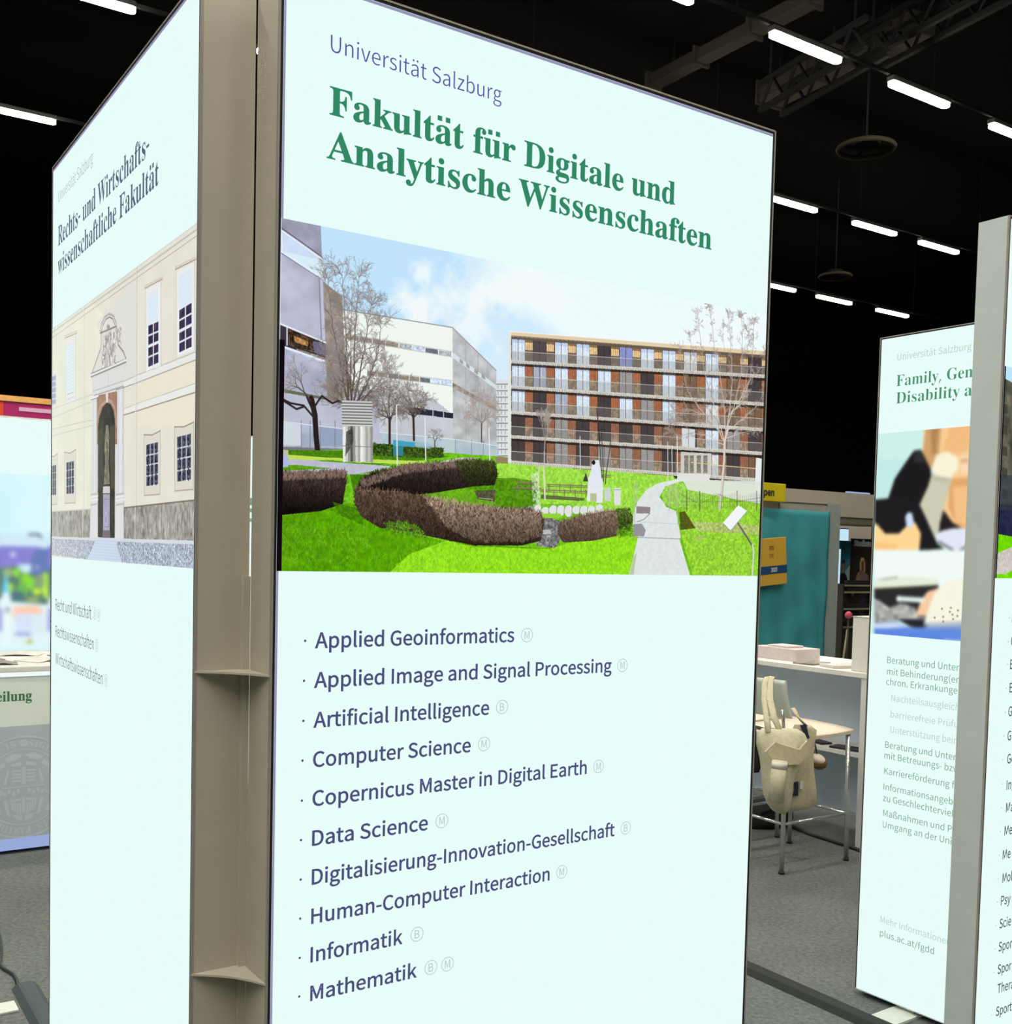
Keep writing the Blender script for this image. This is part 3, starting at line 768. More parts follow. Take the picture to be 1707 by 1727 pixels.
    # picnic tables, grill, bins
    for (x0, x1, y) in ((866, 912, 822), (872, 905, 813), (912, 1000, 826), (922, 992, 817), (1012, 1030, 801)):
        P.line([(x0, y), (x1, y + (x1 - x0) * .04)], 1.7, (140, 122, 96)); P.line([(x0, y + 3), (x1, y + 3 + (x1 - x0) * .04)], 1.2, (90, 96, 70), .7)
        for x in np.arange(x0 + 4, x1, 18): P.line([(x, y), (x, y + 13)], 1.3, (110, 106, 92))
    P.poly([(912, 834), (985, 840), (985, 845), (912, 841)], (80, 84, 60), .8)
    P.poly([(998, 776), (1010, 776), (1012, 790), (1016, 806), (1017, 824), (991, 823), (992, 806), (998, 790)], (226, 232, 240)); P.ell((1001, 780), 3, 4, (30, 30, 34)); P.poly([(991, 823), (1017, 824), (1016, 848), (1005, 848), (1006, 832), (996, 832), (995, 846), (990, 845)], (230, 234, 238)); P.poly([(996, 832), (1006, 832), (1006, 846), (996, 845)], (186, 190, 150))
    P.poly([(983, 812), (988, 797), (992, 812)], (60, 64, 66)); P.poly([(1019, 823), (1030, 823), (1030, 846), (1019, 844)], (206, 212, 208)); P.poly([(1035, 823), (1047, 823), (1046, 852), (1036, 852)], (222, 226, 226)); P.line([(1035, 826), (1047, 826)], 1, (150, 156, 156))
    for q in ([(1008, 700), (1012, 760), (1015, 806)], [(1014, 720), (1018, 812)], [(1030, 745), (1022, 800), (1021, 816)], [(1006, 688), (1012, 744)]): P.line(q, 1.5, (60, 54, 54), .9)
    P.line([(905, 790), (910, 786), (924, 786)], 1.8, (206, 196, 170)); P.line([(917, 786), (919, 842)], 2.6, (224, 220, 206)); P.line([(909, 788), (907, 824)], 1.8, (216, 210, 196)); P.line([(918, 762), (918, 790)], 2.0, (196, 186, 180))
    P.tree((918, 764), 30, 92, 1.5, [(190, 180, 172), (176, 166, 158), (160, 150, 142)], 6, 51, 18, .8, .9, 2, .5, .25)
    P.strokes([(896, 800), (908, 800), (912, 858), (900, 858)], 200, 6, 90, 20, .8, [(240, 246, 244), (220, 232, 226)], 15, .6)
    for x in range(868, 1012, 13): P.ell((x, 862 - (x > 905) * 2 + (x % 3)), 7, 7 + (x % 4), (224, 228, 224) if x > 895 else (160, 162, 164)); P.line([(x + 6, 856), (x + 5, 868)], .9, (120, 126, 110))
    # pond
    P.poly([(905, 868), (945, 878), (950, 905), (935, 925), (905, 920)], (96, 96, 96), noise=.4, cell=6, col2=(150, 150, 152)); P.poly([(908, 892), (928, 894), (930, 901), (910, 900)], (216, 220, 220), .7)
    P.poly([(915, 866), (945, 866), (948, 873), (915, 874)], (150, 212, 60))
    # path with bridge
    P.poly([(1057, 985), (1076, 905), (1067, 900), (1068, 868), (1075, 846), (1090, 826), (1110, 815), (1150, 806), (1160, 808), (1122, 820), (1112, 838), (1124, 855), (1140, 862), (1148, 906), (1146, 910), (1168, 985)], (222, 229, 228), noise=.04, cell=9)
    P.poly([(1060, 978), (1068, 940), (1074, 930), (1068, 972)], (170, 176, 120), .6)
    P.poly([(1073, 854), (1097, 855), (1096, 866), (1073, 867)], (142, 134, 134)); P.poly([(1073, 866), (1096, 866), (1088, 876), (1074, 880)], (226, 230, 228)); P.line([(1096, 866), (1086, 876), (1074, 880)], 1.0, (130, 128, 124))
    P.poly([(1068, 884), (1082, 883), (1089, 894), (1086, 905), (1067, 904)], (150, 148, 152)); P.line([(1067, 906), (1147, 909)], 1.0, (150, 152, 140)); P.line([(1072, 880), (1145, 884)], .8, (190, 196, 190))
    for q in ([(1070, 882), (1070, 822), (1074, 814), (1074, 850)], [(1128, 862), (1130, 818), (1141, 826), (1143, 884)]): P.line(q, 1.5, (186, 186, 176))
    for y in (826, 834, 842): P.line([(1131, y), (1141, y + 8)], .7, (170, 172, 166))
    P.poly([(1146, 864), (1155, 862), (1173, 891), (1147, 894)], (86, 92, 28), noise=.3, cell=4)
    # clipped hedges
    HB = [(96, 74, 66), (72, 54, 48), (120, 98, 86), (54, 42, 38)]
    L1 = [(440, 802), (500, 798), (583, 796), (584, 812), (578, 850), (540, 862), (440, 872)]
    P.poly(L1, (40, 30, 30), noise=.5, cell=5, vgrad=(18, 14, 18)); P.strokes(L1, 2600, 10, 90, 28, .8, HB, 20, .7, .12)
    P.strokes([(440, 800), (583, 796), (583, 806), (440, 812)], 600, 8, 84, 24, .7, [(150, 122, 108), (120, 98, 88)], 21, .7)
    P.poly([(560, 846), (612, 860), (612, 885), (575, 870)], (62, 120, 12), .7, noise=.4, cell=5)
    A1 = [(600, 842), (606, 812), (626, 798), (680, 786), (760, 779), (800, 776), (834, 780), (839, 800), (834, 818), (800, 820), (740, 830), (690, 836), (660, 840)]
    P.poly(A1, (50, 38, 34), noise=.5, cell=5, vgrad=(20, 16, 16)); P.strokes(A1, 3600, 9, 90, 30, .8, HB, 22, .7, .16)
    P.strokes([(606, 812), (680, 786), (800, 776), (800, 786), (680, 800), (612, 824)], 900, 8, 88, 26, .7, [(150, 128, 114), (128, 104, 94)], 23, .7)
    G1 = [(768, 778), (800, 775), (836, 780), (839, 800), (834, 818), (790, 820)]
    P.strokes(G1, 1100, 6, 90, 50, .9, [(58, 74, 22), (40, 52, 18), (96, 112, 50)], 24, .75, .4)
    A2 = [(598, 850), (600, 822), (625, 826), (672, 829), (720, 838), (760, 851), (830, 857), (890, 858), (912, 866), (918, 880), (912, 912), (880, 920), (800, 920), (740, 908), (690, 897), (640, 890), (610, 872)]
    P.poly(A2, (84, 66, 54), noise=.5, cell=5, vgrad=(38, 28, 22)); P.strokes(A2, 6500, 9, 92, 34, .8, [(116, 92, 76), (88, 68, 56), (150, 122, 100), (60, 46, 38)], 25, .75, .42)
    P.strokes([(716, 838), (830, 856), (912, 864), (914, 905), (880, 915), (800, 915), (752, 890)], 4200, 10, 92, 40, .7, [(196, 168, 144), (226, 200, 174), (160, 132, 110), (110, 86, 70)], 26, .75, .55)
    P.strokes([(648, 882), (690, 880), (716, 898), (716, 908), (650, 895)], 400, 6, 80, 60, 1.0, [(90, 140, 30), (120, 176, 50), (60, 104, 20)], 27, .8)
    A3 = [(944, 880), (980, 870), (1020, 862), (1056, 860), (1066, 872), (1062, 892), (1040, 904), (1000, 912), (950, 915), (940, 900)]
    P.poly(A3, (120, 98, 80), noise=.5, cell=5, vgrad=(70, 54, 44)); P.strokes(A3, 2600, 9, 94, 34, .7, [(180, 152, 128), (204, 176, 150), (130, 104, 86), (90, 70, 58)], 28, .75, .5)
    G3 = [(1040, 858), (1062, 858), (1068, 876), (1064, 895), (1046, 905)]
    P.strokes(G3, 700, 6, 90, 60, .9, [(64, 100, 24), (110, 156, 50), (40, 66, 16)], 29, .8, .5); P.strokes([(1040, 895), (1066, 884), (1068, 905), (1040, 908)], 240, 6, 80, 50, .9, [(120, 190, 40), (80, 140, 20)], 30, .7)
    # birch, wire fence, sign
    BI = [(214, 206, 196), (206, 196, 186), (190, 178, 168), (170, 158, 150), (160, 148, 144)]
    P.line([(1213, 858), (1217, 820), (1221, 780), (1222, 745), (1228, 720)], 4.6, (216, 208, 196)); P.line([(1216, 858), (1220, 815), (1224, 770)], 1.4, (150, 138, 126), .8)
    for k, q in enumerate(([(1222, 745), (1205, 715), (1180, 690), (1160, 660), (1150, 620), (1146, 575)], [(1222, 745), (1210, 700), (1195, 660), (1185, 610), (1180, 560), (1176, 522)], [(1224, 735), (1222, 690), (1215, 640), (1205, 590), (1200, 540), (1197, 516)], [(1226, 720), (1232, 680), (1235, 630), (1232, 580), (1228, 522)], [(1226, 720), (1240, 680), (1250, 630), (1252, 570), (1250, 525)], [(1230, 700), (1250, 680), (1265, 640), (1270, 590), (1272, 535)], [(1228, 725), (1255, 705), (1280, 680), (1292, 650)], [(1222, 740), (1250, 730), (1280, 725), (1295, 712)], [(1220, 750), (1195, 735), (1170, 730), (1145, 735), (1125, 725)], [(1218, 730), (1190, 700), (1160, 690), (1135, 695)], [(1240, 690), (1258, 650), (1284, 620), (1292, 590)], [(1210, 720), (1178, 712), (1150, 716), (1132, 708)])):
        P.limb(q, 2.3 if k < 6 else 1.6, .5, BI, 30, 15, 400 + k, .8)
    for k, q in enumerate(([(1224, 720), (1216, 660), (1222, 600), (1218, 540)], [(1232, 690), (1244, 640), (1262, 580), (1260, 540)], [(1214, 715), (1172, 660), (1166, 600), (1164, 560)])):
        P.limb(q, 1.0, .45, [(120, 108, 102), (140, 128, 122), (150, 140, 134)], 30, 15, 430 + k, .5)
    for x in (1158, 1180, 1243, 1276): P.line([(x, 828), (x, 862)], 1.3, (70, 70, 66))
    for x in np.arange(1150, 1290, 3.2): P.line([(x, 836 - abs((x % 31) - 15) * .3), (x - .5, 858)], .55, (96, 98, 86), .8)
    P.line([(1148, 846), (1290, 846)], .5, (96, 98, 86), .8); P.line([(1148, 834), (1180, 850), (1212, 834), (1243, 846), (1290, 838)], .6, (96, 98, 86), .8)
    for x, y0, y1 in ((1126, 745, 820), (1142, 735, 815), (1133, 752, 806), (978, 736, 792)): P.line([(x, y0), (x + .6, y1)], 1.3, (226, 230, 230))
    P.line([(1243, 880), (1269, 921)], 3.2, (104, 100, 106)); P.line([(1269, 919), (1271, 930), (1268, 980)], 3.0, (206, 214, 224)); P.poly([(1219, 882), (1245, 852), (1260, 862), (1232, 895)], (242, 246, 248)); P.line([(1219, 882), (1232, 895), (1260, 862)], .9, (150, 156, 160))
    P.ell((1180, 907), 10, 2, (186, 180, 130), .8)
    return P.image('courtyard_print')

# ---- baroque facade with a stone portal
def paint_facade(pl, z0, z1):
    P = Pic(pl, 0.0, 1.0, z0, z1, 1300, int(1300 * (z1 - z0)), (229, 249, 243))
    C = lambda X, Y: (X / 3.454, 460 + Y / 3.454)
    q = lambda *p: [C(*a) for a in p]
    LW = (236, 234, 216)
    P.poly([(60, 575), (130, 520), (230, 449), (340, 369), (345, 960), (60, 960)], LW, noise=.03, cell=60)
    P.poly([(150, 505), (230, 449), (345, 365), (345, 860), (205, 860), (205, 560)], (228, 224, 212), .75, noise=.03, cell=60)
    P.poly(q((560, 300), (750, 60), (800, 30), (800, 600), (720, 640)), (222, 224, 216), .7)
    P.poly(q((790, 620), (1160, 470), (1160, 900), (790, 900)), (238, 230, 208), .8)
    # eaves
    P.line([(60, 581), (130, 531), (232, 459), (345, 378)], 2.0, (196, 194, 190)); P.line([(60, 576), (130, 526), (230, 452), (340, 371)], 1.2, (206, 212, 208)); P.line([(60, 590), (232, 468), (345, 389)], 1.0, (190, 176, 168))
    P.poly([(60, 560), (130, 524), (230, 449), (340, 369), (345, 360), (60, 540)], (229, 249, 243))
    # string courses
    for (a, b, c) in (((1160, 455), (800, 598), (720, 635)), ((1160, 500), (800, 640), (720, 668)), ((1160, 640), (800, 765), (720, 796)), ((1160, 690), (800, 803), (720, 828))):
        P.line(q(a, b, c), 1.6, (196, 192, 184))
    P.poly(q((1160, 640), (800, 765), (720, 796), (720, 826), (800, 801), (1160, 688)), (234, 236, 232)); P.poly(q((1160, 458), (800, 600), (720, 637), (720, 666), (800, 638), (1160, 498)), (232, 234, 230))
    P.line(q((1160, 690), (800, 805), (720, 830)), 1.3, (160, 148, 140)); P.line(q((1160, 500), (800, 641), (720, 669)), 1.1, (176, 166, 158))
    for (a, b) in (((290, 800), (550, 705)), ((290, 850), (550, 745)), ((290, 915), (535, 858)), ((290, 955), (535, 890))): P.line(q(a, b), 1.3, (206, 206, 196))
    # rain pipes
    for X, y0 in ((488, 180), (793, -40)):
        P.line(q((X, y0), (X - 4, 1545)), 2.4, (226, 226, 220)); P.line(q((X + 6, y0), (X + 2, 1545)), 1.0, (170, 164, 156))
    # upper windows: frame, closed white shutter, open panes
    def upper(x0, x1, yt0, yt1, ys0, ys1, yb0, yb1, fr):
        P.poly(q((x0 - fr, yt0 - 40), (x1 + fr, yt1 - 40), (x1 + fr, yb1 + 14), (x0 - fr, yb0 + 20)), (234, 236, 234)); P.line(q((x0 - fr, yt0 - 40), (x0 - fr, yb0 + 20)), 1.0, (190, 176, 166)); P.line(q((x1 + fr, yt1 - 40), (x1 + fr, yb1 + 14)), 1.2, (176, 164, 156))
        P.line(q((x0 - fr - 6, yt0 - 60), (x1 + fr + 8, yt1 - 70)), 2.0, (214, 206, 198)); P.line(q((x0 - fr - 6, yt0 - 48), (x1 + fr + 8, yt1 - 58)), 1.0, (160, 140, 128))
        P.poly(q((x0, yt0), (x1, yt1), (x1, ys1), (x0, ys0)), (226, 240, 250))
        for k in range(14): P.line(q((x0, lerp(yt0, ys0, k / 14)), (x1, lerp(yt1, ys1, k / 14))), .8, (206, 220, 236), .8)
        P.poly(q((x0, ys0), (x1, ys1), (x1, yb1), (x0, yb0)), (78, 66, 78), noise=.3, cell=14, col2=(52, 46, 84))
        for k in range(5): P.line(q((x0, lerp(ys0, yb0, k / 4)), (x1, lerp(ys1, yb1, k / 4))), 1.9, (232, 236, 240))
        P.line(q(((x0 + x1) / 2, (ys0 + ys1) / 2), ((x0 + x1) / 2, (yb0 + yb1) / 2)), 3.2, (232, 236, 240)); P.line(q((x0, lerp(ys0, yb0, .5)), (x1, lerp(ys1, yb1, .5))), 3.2, (232, 236, 240))
        P.line(q((x0, yt0), (x0, yb0), (x1, yb1), (x1, yt1)), 2.0, (236, 240, 242))
    upper(1044, 1120, 30, -20, 215, 168, 472, 436, 16); upper(864, 926, 140, 95, 305, 278, 556, 528, 14)
    upper(392, 432, 430, 410, 705, 690, 745, 728, 10)
    P.poly(q((303, 600), (328, 590), (328, 770), (303, 775)), (206, 214, 226)); 
    for k in range(5): P.poly(q((305, 605 + k * 34), (326, 600 + k * 34), (326, 625 + k * 34), (305, 630 + k * 34)), (140, 146, 190), .8)
    # lower windows with grilles
    def lower(x0, x1, yt0, yt1, yb0, yb1, f):
        P.poly(q((x0 - f * 1.2, yt0 - 60), (x0 + 2, yt0 - 50), ((x0 + x1) / 2, (yt0 + yt1) / 2 - 50), (x1, yt1 - 62), (x1 + f * 1.2, yt1 - 66), (x1 + f, yb1 + 58), (x0 - f, yb0 + 56)), (222, 218, 206)); P.line(q((x0 - f * 1.2, yt0 - 60), (x0 - f, yb0 + 56), (x1 + f, yb1 + 58), (x1 + f * 1.2, yt1 - 66)), 1.2, (176, 166, 154)); P.line(q((x0 - f * 1.2, yt0 - 60), ((x0 + x1) / 2, (yt0 + yt1) / 2 - 50), (x1 + f * 1.2, yt1 - 66)), 1.3, (160, 148, 138))
        P.poly(q((x0, yt0), (x1, yt1), (x1, yb1), (x0, yb0)), (58, 60, 78), noise=.5, cell=8, col2=(96, 100, 120))
        for t in (.33, .66): P.line(q((lerp(x0, x1, t), lerp(yt0, yt1, t)), (lerp(x0, x1, t), lerp(yb0, yb1, t))), 1.8, (206, 214, 222))
        for t in (.26, .5, .76): P.line(q((x0, lerp(yt0, yb0, t)), (x1, lerp(yt1, yb1, t))), 1.6, (206, 214, 222))
        for t in (.16, .5, .83): 
            for k in range(9): P.ell(C(lerp(x0, x1, t), lerp(yt0, yb0, (k + .5) / 9)), 1.1, 3.0, (34, 34, 44), .8)
    lower(1034, 1114, 958, 936, 1216, 1204, 14); lower(854, 922, 1004, 986, 1242, 1232, 12); lower(388, 432, 1106, 1096, 1288, 1282, 10); lower(298, 328, 1126, 1118, 1296, 1290, 8)
    # rough plinth, gravel, flagged path
    P.poly(q((280, 1392), (560, 1375), (560, 1550), (280, 1545)), (172, 170, 160), noise=.25, cell=14, seed=5, col2=(140, 136, 126)); P.poly(q((715, 1372), (1160, 1322), (1160, 1562), (715, 1556)), (150, 144, 134), noise=.35, cell=16, seed=6, col2=(176, 172, 164))
    P.strokes(q((715, 1460), (1150, 1425), (1150, 1555), (715, 1552)), 700, 22, 90, 8, 1.1, [(214, 212, 204), (120, 114, 106)], 7, .35); P.strokes(q((290, 1470), (555, 1460), (555, 1545), (290, 1540)), 400, 22, 90, 8, 1.1, [(216, 214, 206), (130, 124, 116)], 8, .35)
    P.line(q((280, 1392), (560, 1375)), 1.6, (206, 202, 190)); P.line(q((715, 1370), (1160, 1322)), 1.4, (120, 112, 104))
    for X in (484, 789): P.line(q((X, 1370), (X - 1, 1552)), 2.6, (214, 216, 214))
    P.poly(q((280, 1540), (1160, 1560), (1160, 1760), (280, 1640)), (180, 190, 206), noise=.5, cell=4, seed=9); P.strokes(q((280, 1545), (1160, 1565), (1160, 1740), (280, 1640)), 3800, 4, 40, 70, .9, [(120, 128, 146), (232, 238, 244), (150, 158, 176)], 10, .6)
    P.poly(q((280, 1536), (1160, 1562), (1160, 1585), (280, 1548)), (214, 222, 228)); P.poly(q((565, 1545), (672, 1550), (720, 1720), (500, 1690)), (206, 220, 238)); 
    for k in range(8): P.line(q((560 - k * 7, 1560 + k * 16), (676 + k * 6, 1566 + k * 18)), .8, (186, 200, 220), .7)
    # portal
    P.poly(q((534, 590), (735, 500), (735, 560), (718, 590), (722, 1550), (525, 1545), (540, 640)), (218, 220, 218))
    P.poly(q((566, 715), (684, 690), (684, 1000), (566, 1000)), (168, 132, 110), noise=.12, cell=12)
    arch = [(572, 1540), (572, 900), (580, 840), (598, 785), (622, 756), (645, 765), (662, 800), (670, 850), (672, 900), (670, 1545)]
    P.line(q(*[(x + (8 if x > 620 else -8), y - 12) for x, y in arch[1:-1]]), 4.0, (190, 160, 140)); P.poly(q(*arch), (66, 68, 60), noise=.2, cell=20); P.poly(q((640, 900), (672, 880), (670, 1250), (648, 1260)), (100, 92, 84), .6); P.poly(q((572, 930), (600, 900), (604, 1250), (574, 1260)), (88, 88, 78), .5)
    P.poly(q((616, 690), (632, 688), (630, 756), (620, 758)), (222, 218, 214))
    P.poly(q((612, 960), (620, 890), (632, 890), (638, 960), (634, 1100), (640, 1230), (606, 1235), (614, 1100)), (120, 124, 108), noise=.4, cell=7, col2=(146, 136, 120)); P.ell(C(624, 905), 2.2, 5.5, (136, 132, 116)); P.line(q((614, 960), (610, 1040), (622, 1080)), 2.0, (140, 136, 120)); P.line(q((626, 1000), (618, 1230)), 1.4, (84, 88, 78))
    P.poly(q((602, 1246), (640, 1242), (642, 1285), (600, 1285)), (206, 206, 206)); P.poly(q((602, 1290), (640, 1290), (640, 1500), (602, 1500)), (176, 170, 196), noise=.12, cell=14); P.poly(q((600, 1500), (642, 1500), (644, 1545), (598, 1545)), (120, 112, 116)); P.line(q((608, 1320), (608, 1480), (634, 1480), (634, 1320), (608, 1320)), .9, (140, 132, 160))
    for (x0, x1, yt, yb) in ((535, 568, 720, 1545), (682, 720, 660, 1552)):
        P.poly(q((x0 + 4, yt), (x1 - 4, yt - 8), (x1 - 2, 1280), (x0 + 2, 1290)), (226, 228, 230)); P.poly(q((x0, 1320), (x1, 1312), (x1 + 2, yb), (x0 - 8, yb - 4)), (224, 226, 226))
        P.line(q((x0 + 10, yt), (x0 + 9, 1280)), 1.6, (176, 180, 184), .8); P.line(q((x1 - 6, yt), (x1 - 6, 1280)), 1.8, (190, 192, 194), .9); P.line(q((x1 + 1, yt), (x1 + 3, yb)), 1.2, (150, 150, 148))
        for yy in (1285, 1300, 1320, 1345): P.line(q((x0 - 5, yy + 8), (x1 + 4, yy)), 2.0, (190, 190, 188) if yy % 2 else (236, 238, 238))
        P.line(q((x0 - 6, yt + 10), (x1 + 6, yt - 4)), 2.6, (238, 240, 240)); P.line(q((x0 - 6, yt + 22), (x1 + 6, yt + 8)), 1.0, (150, 148, 150))
    P.poly(q((550, 615), (722, 545), (722, 660), (550, 715)), (222, 224, 222)); P.line(q((550, 715), (722, 660)), 1.2, (160, 158, 156)); P.line(q((632, 590), (632, 690)), .9, (180, 180, 178)); P.line(q((545, 690), (722, 630)), 1.0, (186, 184, 182))
    P.line(q((530, 597), (736, 508)), 4.2, (232, 232, 228)); P.line(q((530, 608), (736, 520)), 1.6, (140, 134, 128)); P.line(q((532, 588), (736, 498)), 1.4, (150, 142, 138))
    P.poly(q((540, 580), (590, 400), (600, 340), (672, 320), (690, 400), (735, 500)), (224, 224, 218)); P.poly(q((585, 560), (600, 370), (668, 345), (680, 400), (672, 530)), (196, 190, 186), noise=.3, cell=9, col2=(222, 220, 216))
    P.line(q((538, 582), (560, 520), (590, 440), (592, 340)), 2.6, (170, 164, 158)); P.line(q((735, 500), (720, 460), (690, 420), (676, 330)), 2.6, (160, 152, 148)); P.line(q((585, 345), (592, 300), (612, 258), (636, 240), (662, 250), (678, 292), (680, 320)), 3.0, (186, 176, 172)); P.line(q((592, 350), (600, 305), (618, 272), (638, 258), (658, 268), (672, 305)), 1.4, (130, 120, 116)); P.line(q((585, 352), (680, 312)), 2.2, (150, 140, 136)); P.ell(C(632, 315), 2.6, 4, (166, 156, 152)); P.strokes(q((590, 550), (610, 380), (660, 360), (672, 520)), 90, 14, 80, 40, 1.3, [(140, 132, 130), (232, 230, 226), (120, 112, 112)], 12, .7); P.strokes(q((676, 340), (705, 330), (705, 420), (680, 410)), 60, 12, 70, 40, 1.2, [(200, 194, 190), (150, 142, 138), (235, 235, 232)], 13, .8)
    P.line(q((618, 190), (618, 235)), 1.4, (206, 200, 196))
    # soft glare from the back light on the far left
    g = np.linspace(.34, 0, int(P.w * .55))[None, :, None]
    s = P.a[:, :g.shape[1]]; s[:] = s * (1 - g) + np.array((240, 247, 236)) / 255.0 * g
    return P.image('facade_print')

# ---- two people bent over their notes, out of focus
def paint_writing(pl, z0, z1):
    P = Pic(pl, 0.0, 1.0, z0, z1, 900, int(900 * (z1 - z0)), (206, 241, 234))
    D = lambda X, Y: (1440 + X / 4.318, 520 + Y / 4.318)
    q = lambda *p: [D(*a) for a in p]
    P.poly(q((150, 860), (540, 860), (540, 1420), (150, 1420)), (206, 242, 234)); P.poly(q((150, 1100), (400, 1100), (300, 1420), (150, 1420)), (190, 232, 230), .7)
    P.poly(q((520, 800), (1400, 800), (1400, 1700), (700, 1700), (600, 1200), (500, 1050)), (250, 206, 148)); P.poly(q((525, 860), (640, 850), (620, 1080), (560, 1170), (500, 1090)), (206, 158, 104), .9); P.poly(q((700, 860), (860, 850), (900, 1000), (760, 1060), (650, 1040)), (244, 190, 130)); P.poly(q((560, 860), (620, 860), (600, 1060), (570, 1060)), (160, 116, 72), .6)
    P.poly(q((770, 1080), (1000, 1050), (1000, 1200), (780, 1200)), (252, 218, 184)); P.poly(q((780, 1100), (840, 1095), (840, 1118), (780, 1125)), (190, 132, 88), .6)
    P.poly(q((700, 1240), (1000, 1220), (1000, 1700), (780, 1650), (690, 1450)), (226, 168, 108)); P.poly(q((720, 1300), (860, 1290), (850, 1600), (740, 1560)), (250, 200, 140), .8)
    P.poly(q((440, 1035), (490, 1030), (560, 1170), (570, 1260), (500, 1400), (470, 1470), (600, 1720), (280, 1640), (170, 1560), (170, 1400), (250, 1390), (300, 1240), (380, 1120)), (30, 28, 30)); P.poly(q((440, 1040), (490, 1040), (520, 1130), (440, 1120)), (60, 58, 62), .7)
    P.poly(q((150, 1395), (290, 1380), (480, 1425), (610, 1715), (660, 1750), (480, 1765), (470, 1640), (330, 1650), (225, 1650), (150, 1570)), (32, 30, 32))
    P.poly(q((640, 1450), (720, 1560), (850, 1640), (620, 1640)), (40, 32, 34))
    P.poly(q((570, 1200), (720, 1230), (660, 1440), (600, 1680), (480, 1430), (540, 1300)), (206, 204, 180)); P.poly(q((600, 1070), (680, 1040), (760, 1090), (765, 1170), (700, 1240), (600, 1225), (570, 1160)), (250, 244, 214)); P.poly(q((580, 1215), (700, 1235), (690, 1270), (575, 1250)), (184, 182, 158), .7)
    P.poly(q((160, 1560), (230, 1640), (330, 1640), (400, 1570), (450, 1560), (490, 1640), (480, 1740), (440, 1780), (300, 1770), (150, 1770)), (255, 216, 150)); P.poly(q((150, 1700), (320, 1720), (300, 1780), (150, 1775)), (250, 196, 120), .8); P.poly(q((375, 1520), (395, 1485), (425, 1490), (440, 1560), (420, 1600), (385, 1590)), (206, 226, 250))
    P.poly(q((590, 1660), (640, 1620), (730, 1600), (1100, 1610), (1100, 1740), (780, 1745), (740, 1775), (640, 1730)), (226, 232, 248)); P.line(q((620, 1700), (750, 1775), (850, 1720)), 2.4, (60, 56, 60))
    E = lambda X, Y: (1440 + X / 4.318, 900 + Y / 4.318)
    r = lambda *p: [E(*a) for a in p]
    P.poly(r((150, 115), (480, 120), (760, 120), (1200, 90), (1200, 420), (150, 400)), (240, 251, 247)); P.poly(r((150, 330), (400, 310), (620, 330), (620, 372), (150, 392)), (226, 240, 220)); P.poly(r((160, 335), (320, 312), (325, 322), (230, 335)), (130, 132, 110), .8); P.line(r((150, 398), (600, 378)), 2.0, (196, 190, 130))
    P.poly(r((150, 402), (620, 375), (560, 620), (150, 600)), (44, 44, 44)); P.poly(r((150, 470), (190, 490), (260, 540), (350, 505), (450, 540), (470, 620), (300, 640), (150, 650)), (150, 152, 150), noise=.3, cell=14, col2=(190, 190, 186))
    P.poly(r((500, 470), (540, 420), (620, 395), (600, 480), (540, 600), (450, 600), (470, 540)), (248, 204, 164)); P.line(r((330, 474), (500, 484)), 8.0, (232, 246, 240)); P.ell(E(330, 474), 4.5, 5, (240, 250, 246))
    P.poly(r((300, 612), (520, 612), (560, 640), (520, 690), (420, 680)), (40, 40, 48)); P.line(r((320, 614), (520, 617)), 2.0, (236, 236, 232))
    P.poly(r((150, 650), (300, 645), (420, 685), (560, 680), (1100, 660), (1100, 800), (150, 740)), (110, 146, 222), vgrad=(92, 136, 226)); P.poly(r((150, 655), (290, 648), (400, 680), (250, 690), (150, 690)), (206, 220, 246))
    P.poly(r((620, 390), (700, 340), (820, 320), (1200, 300), (1200, 660), (510, 660), (540, 560), (580, 450)), (246, 246, 226)); P.poly(r((510, 650), (1100, 620), (1100, 700), (510, 690)), (150, 160, 190), .6)
    P.blur(5)
    for (x, y) in ((643, 548), (708, 541), (720, 590), (652, 606), (652, 640), (724, 622), (590, 612), (700, 570), (760, 560), (755, 600)): P.ell(E(x, y), 1.6, 1.9, (150, 132, 96), .9)
    P.blur(1)
    return P.image('writing_print')

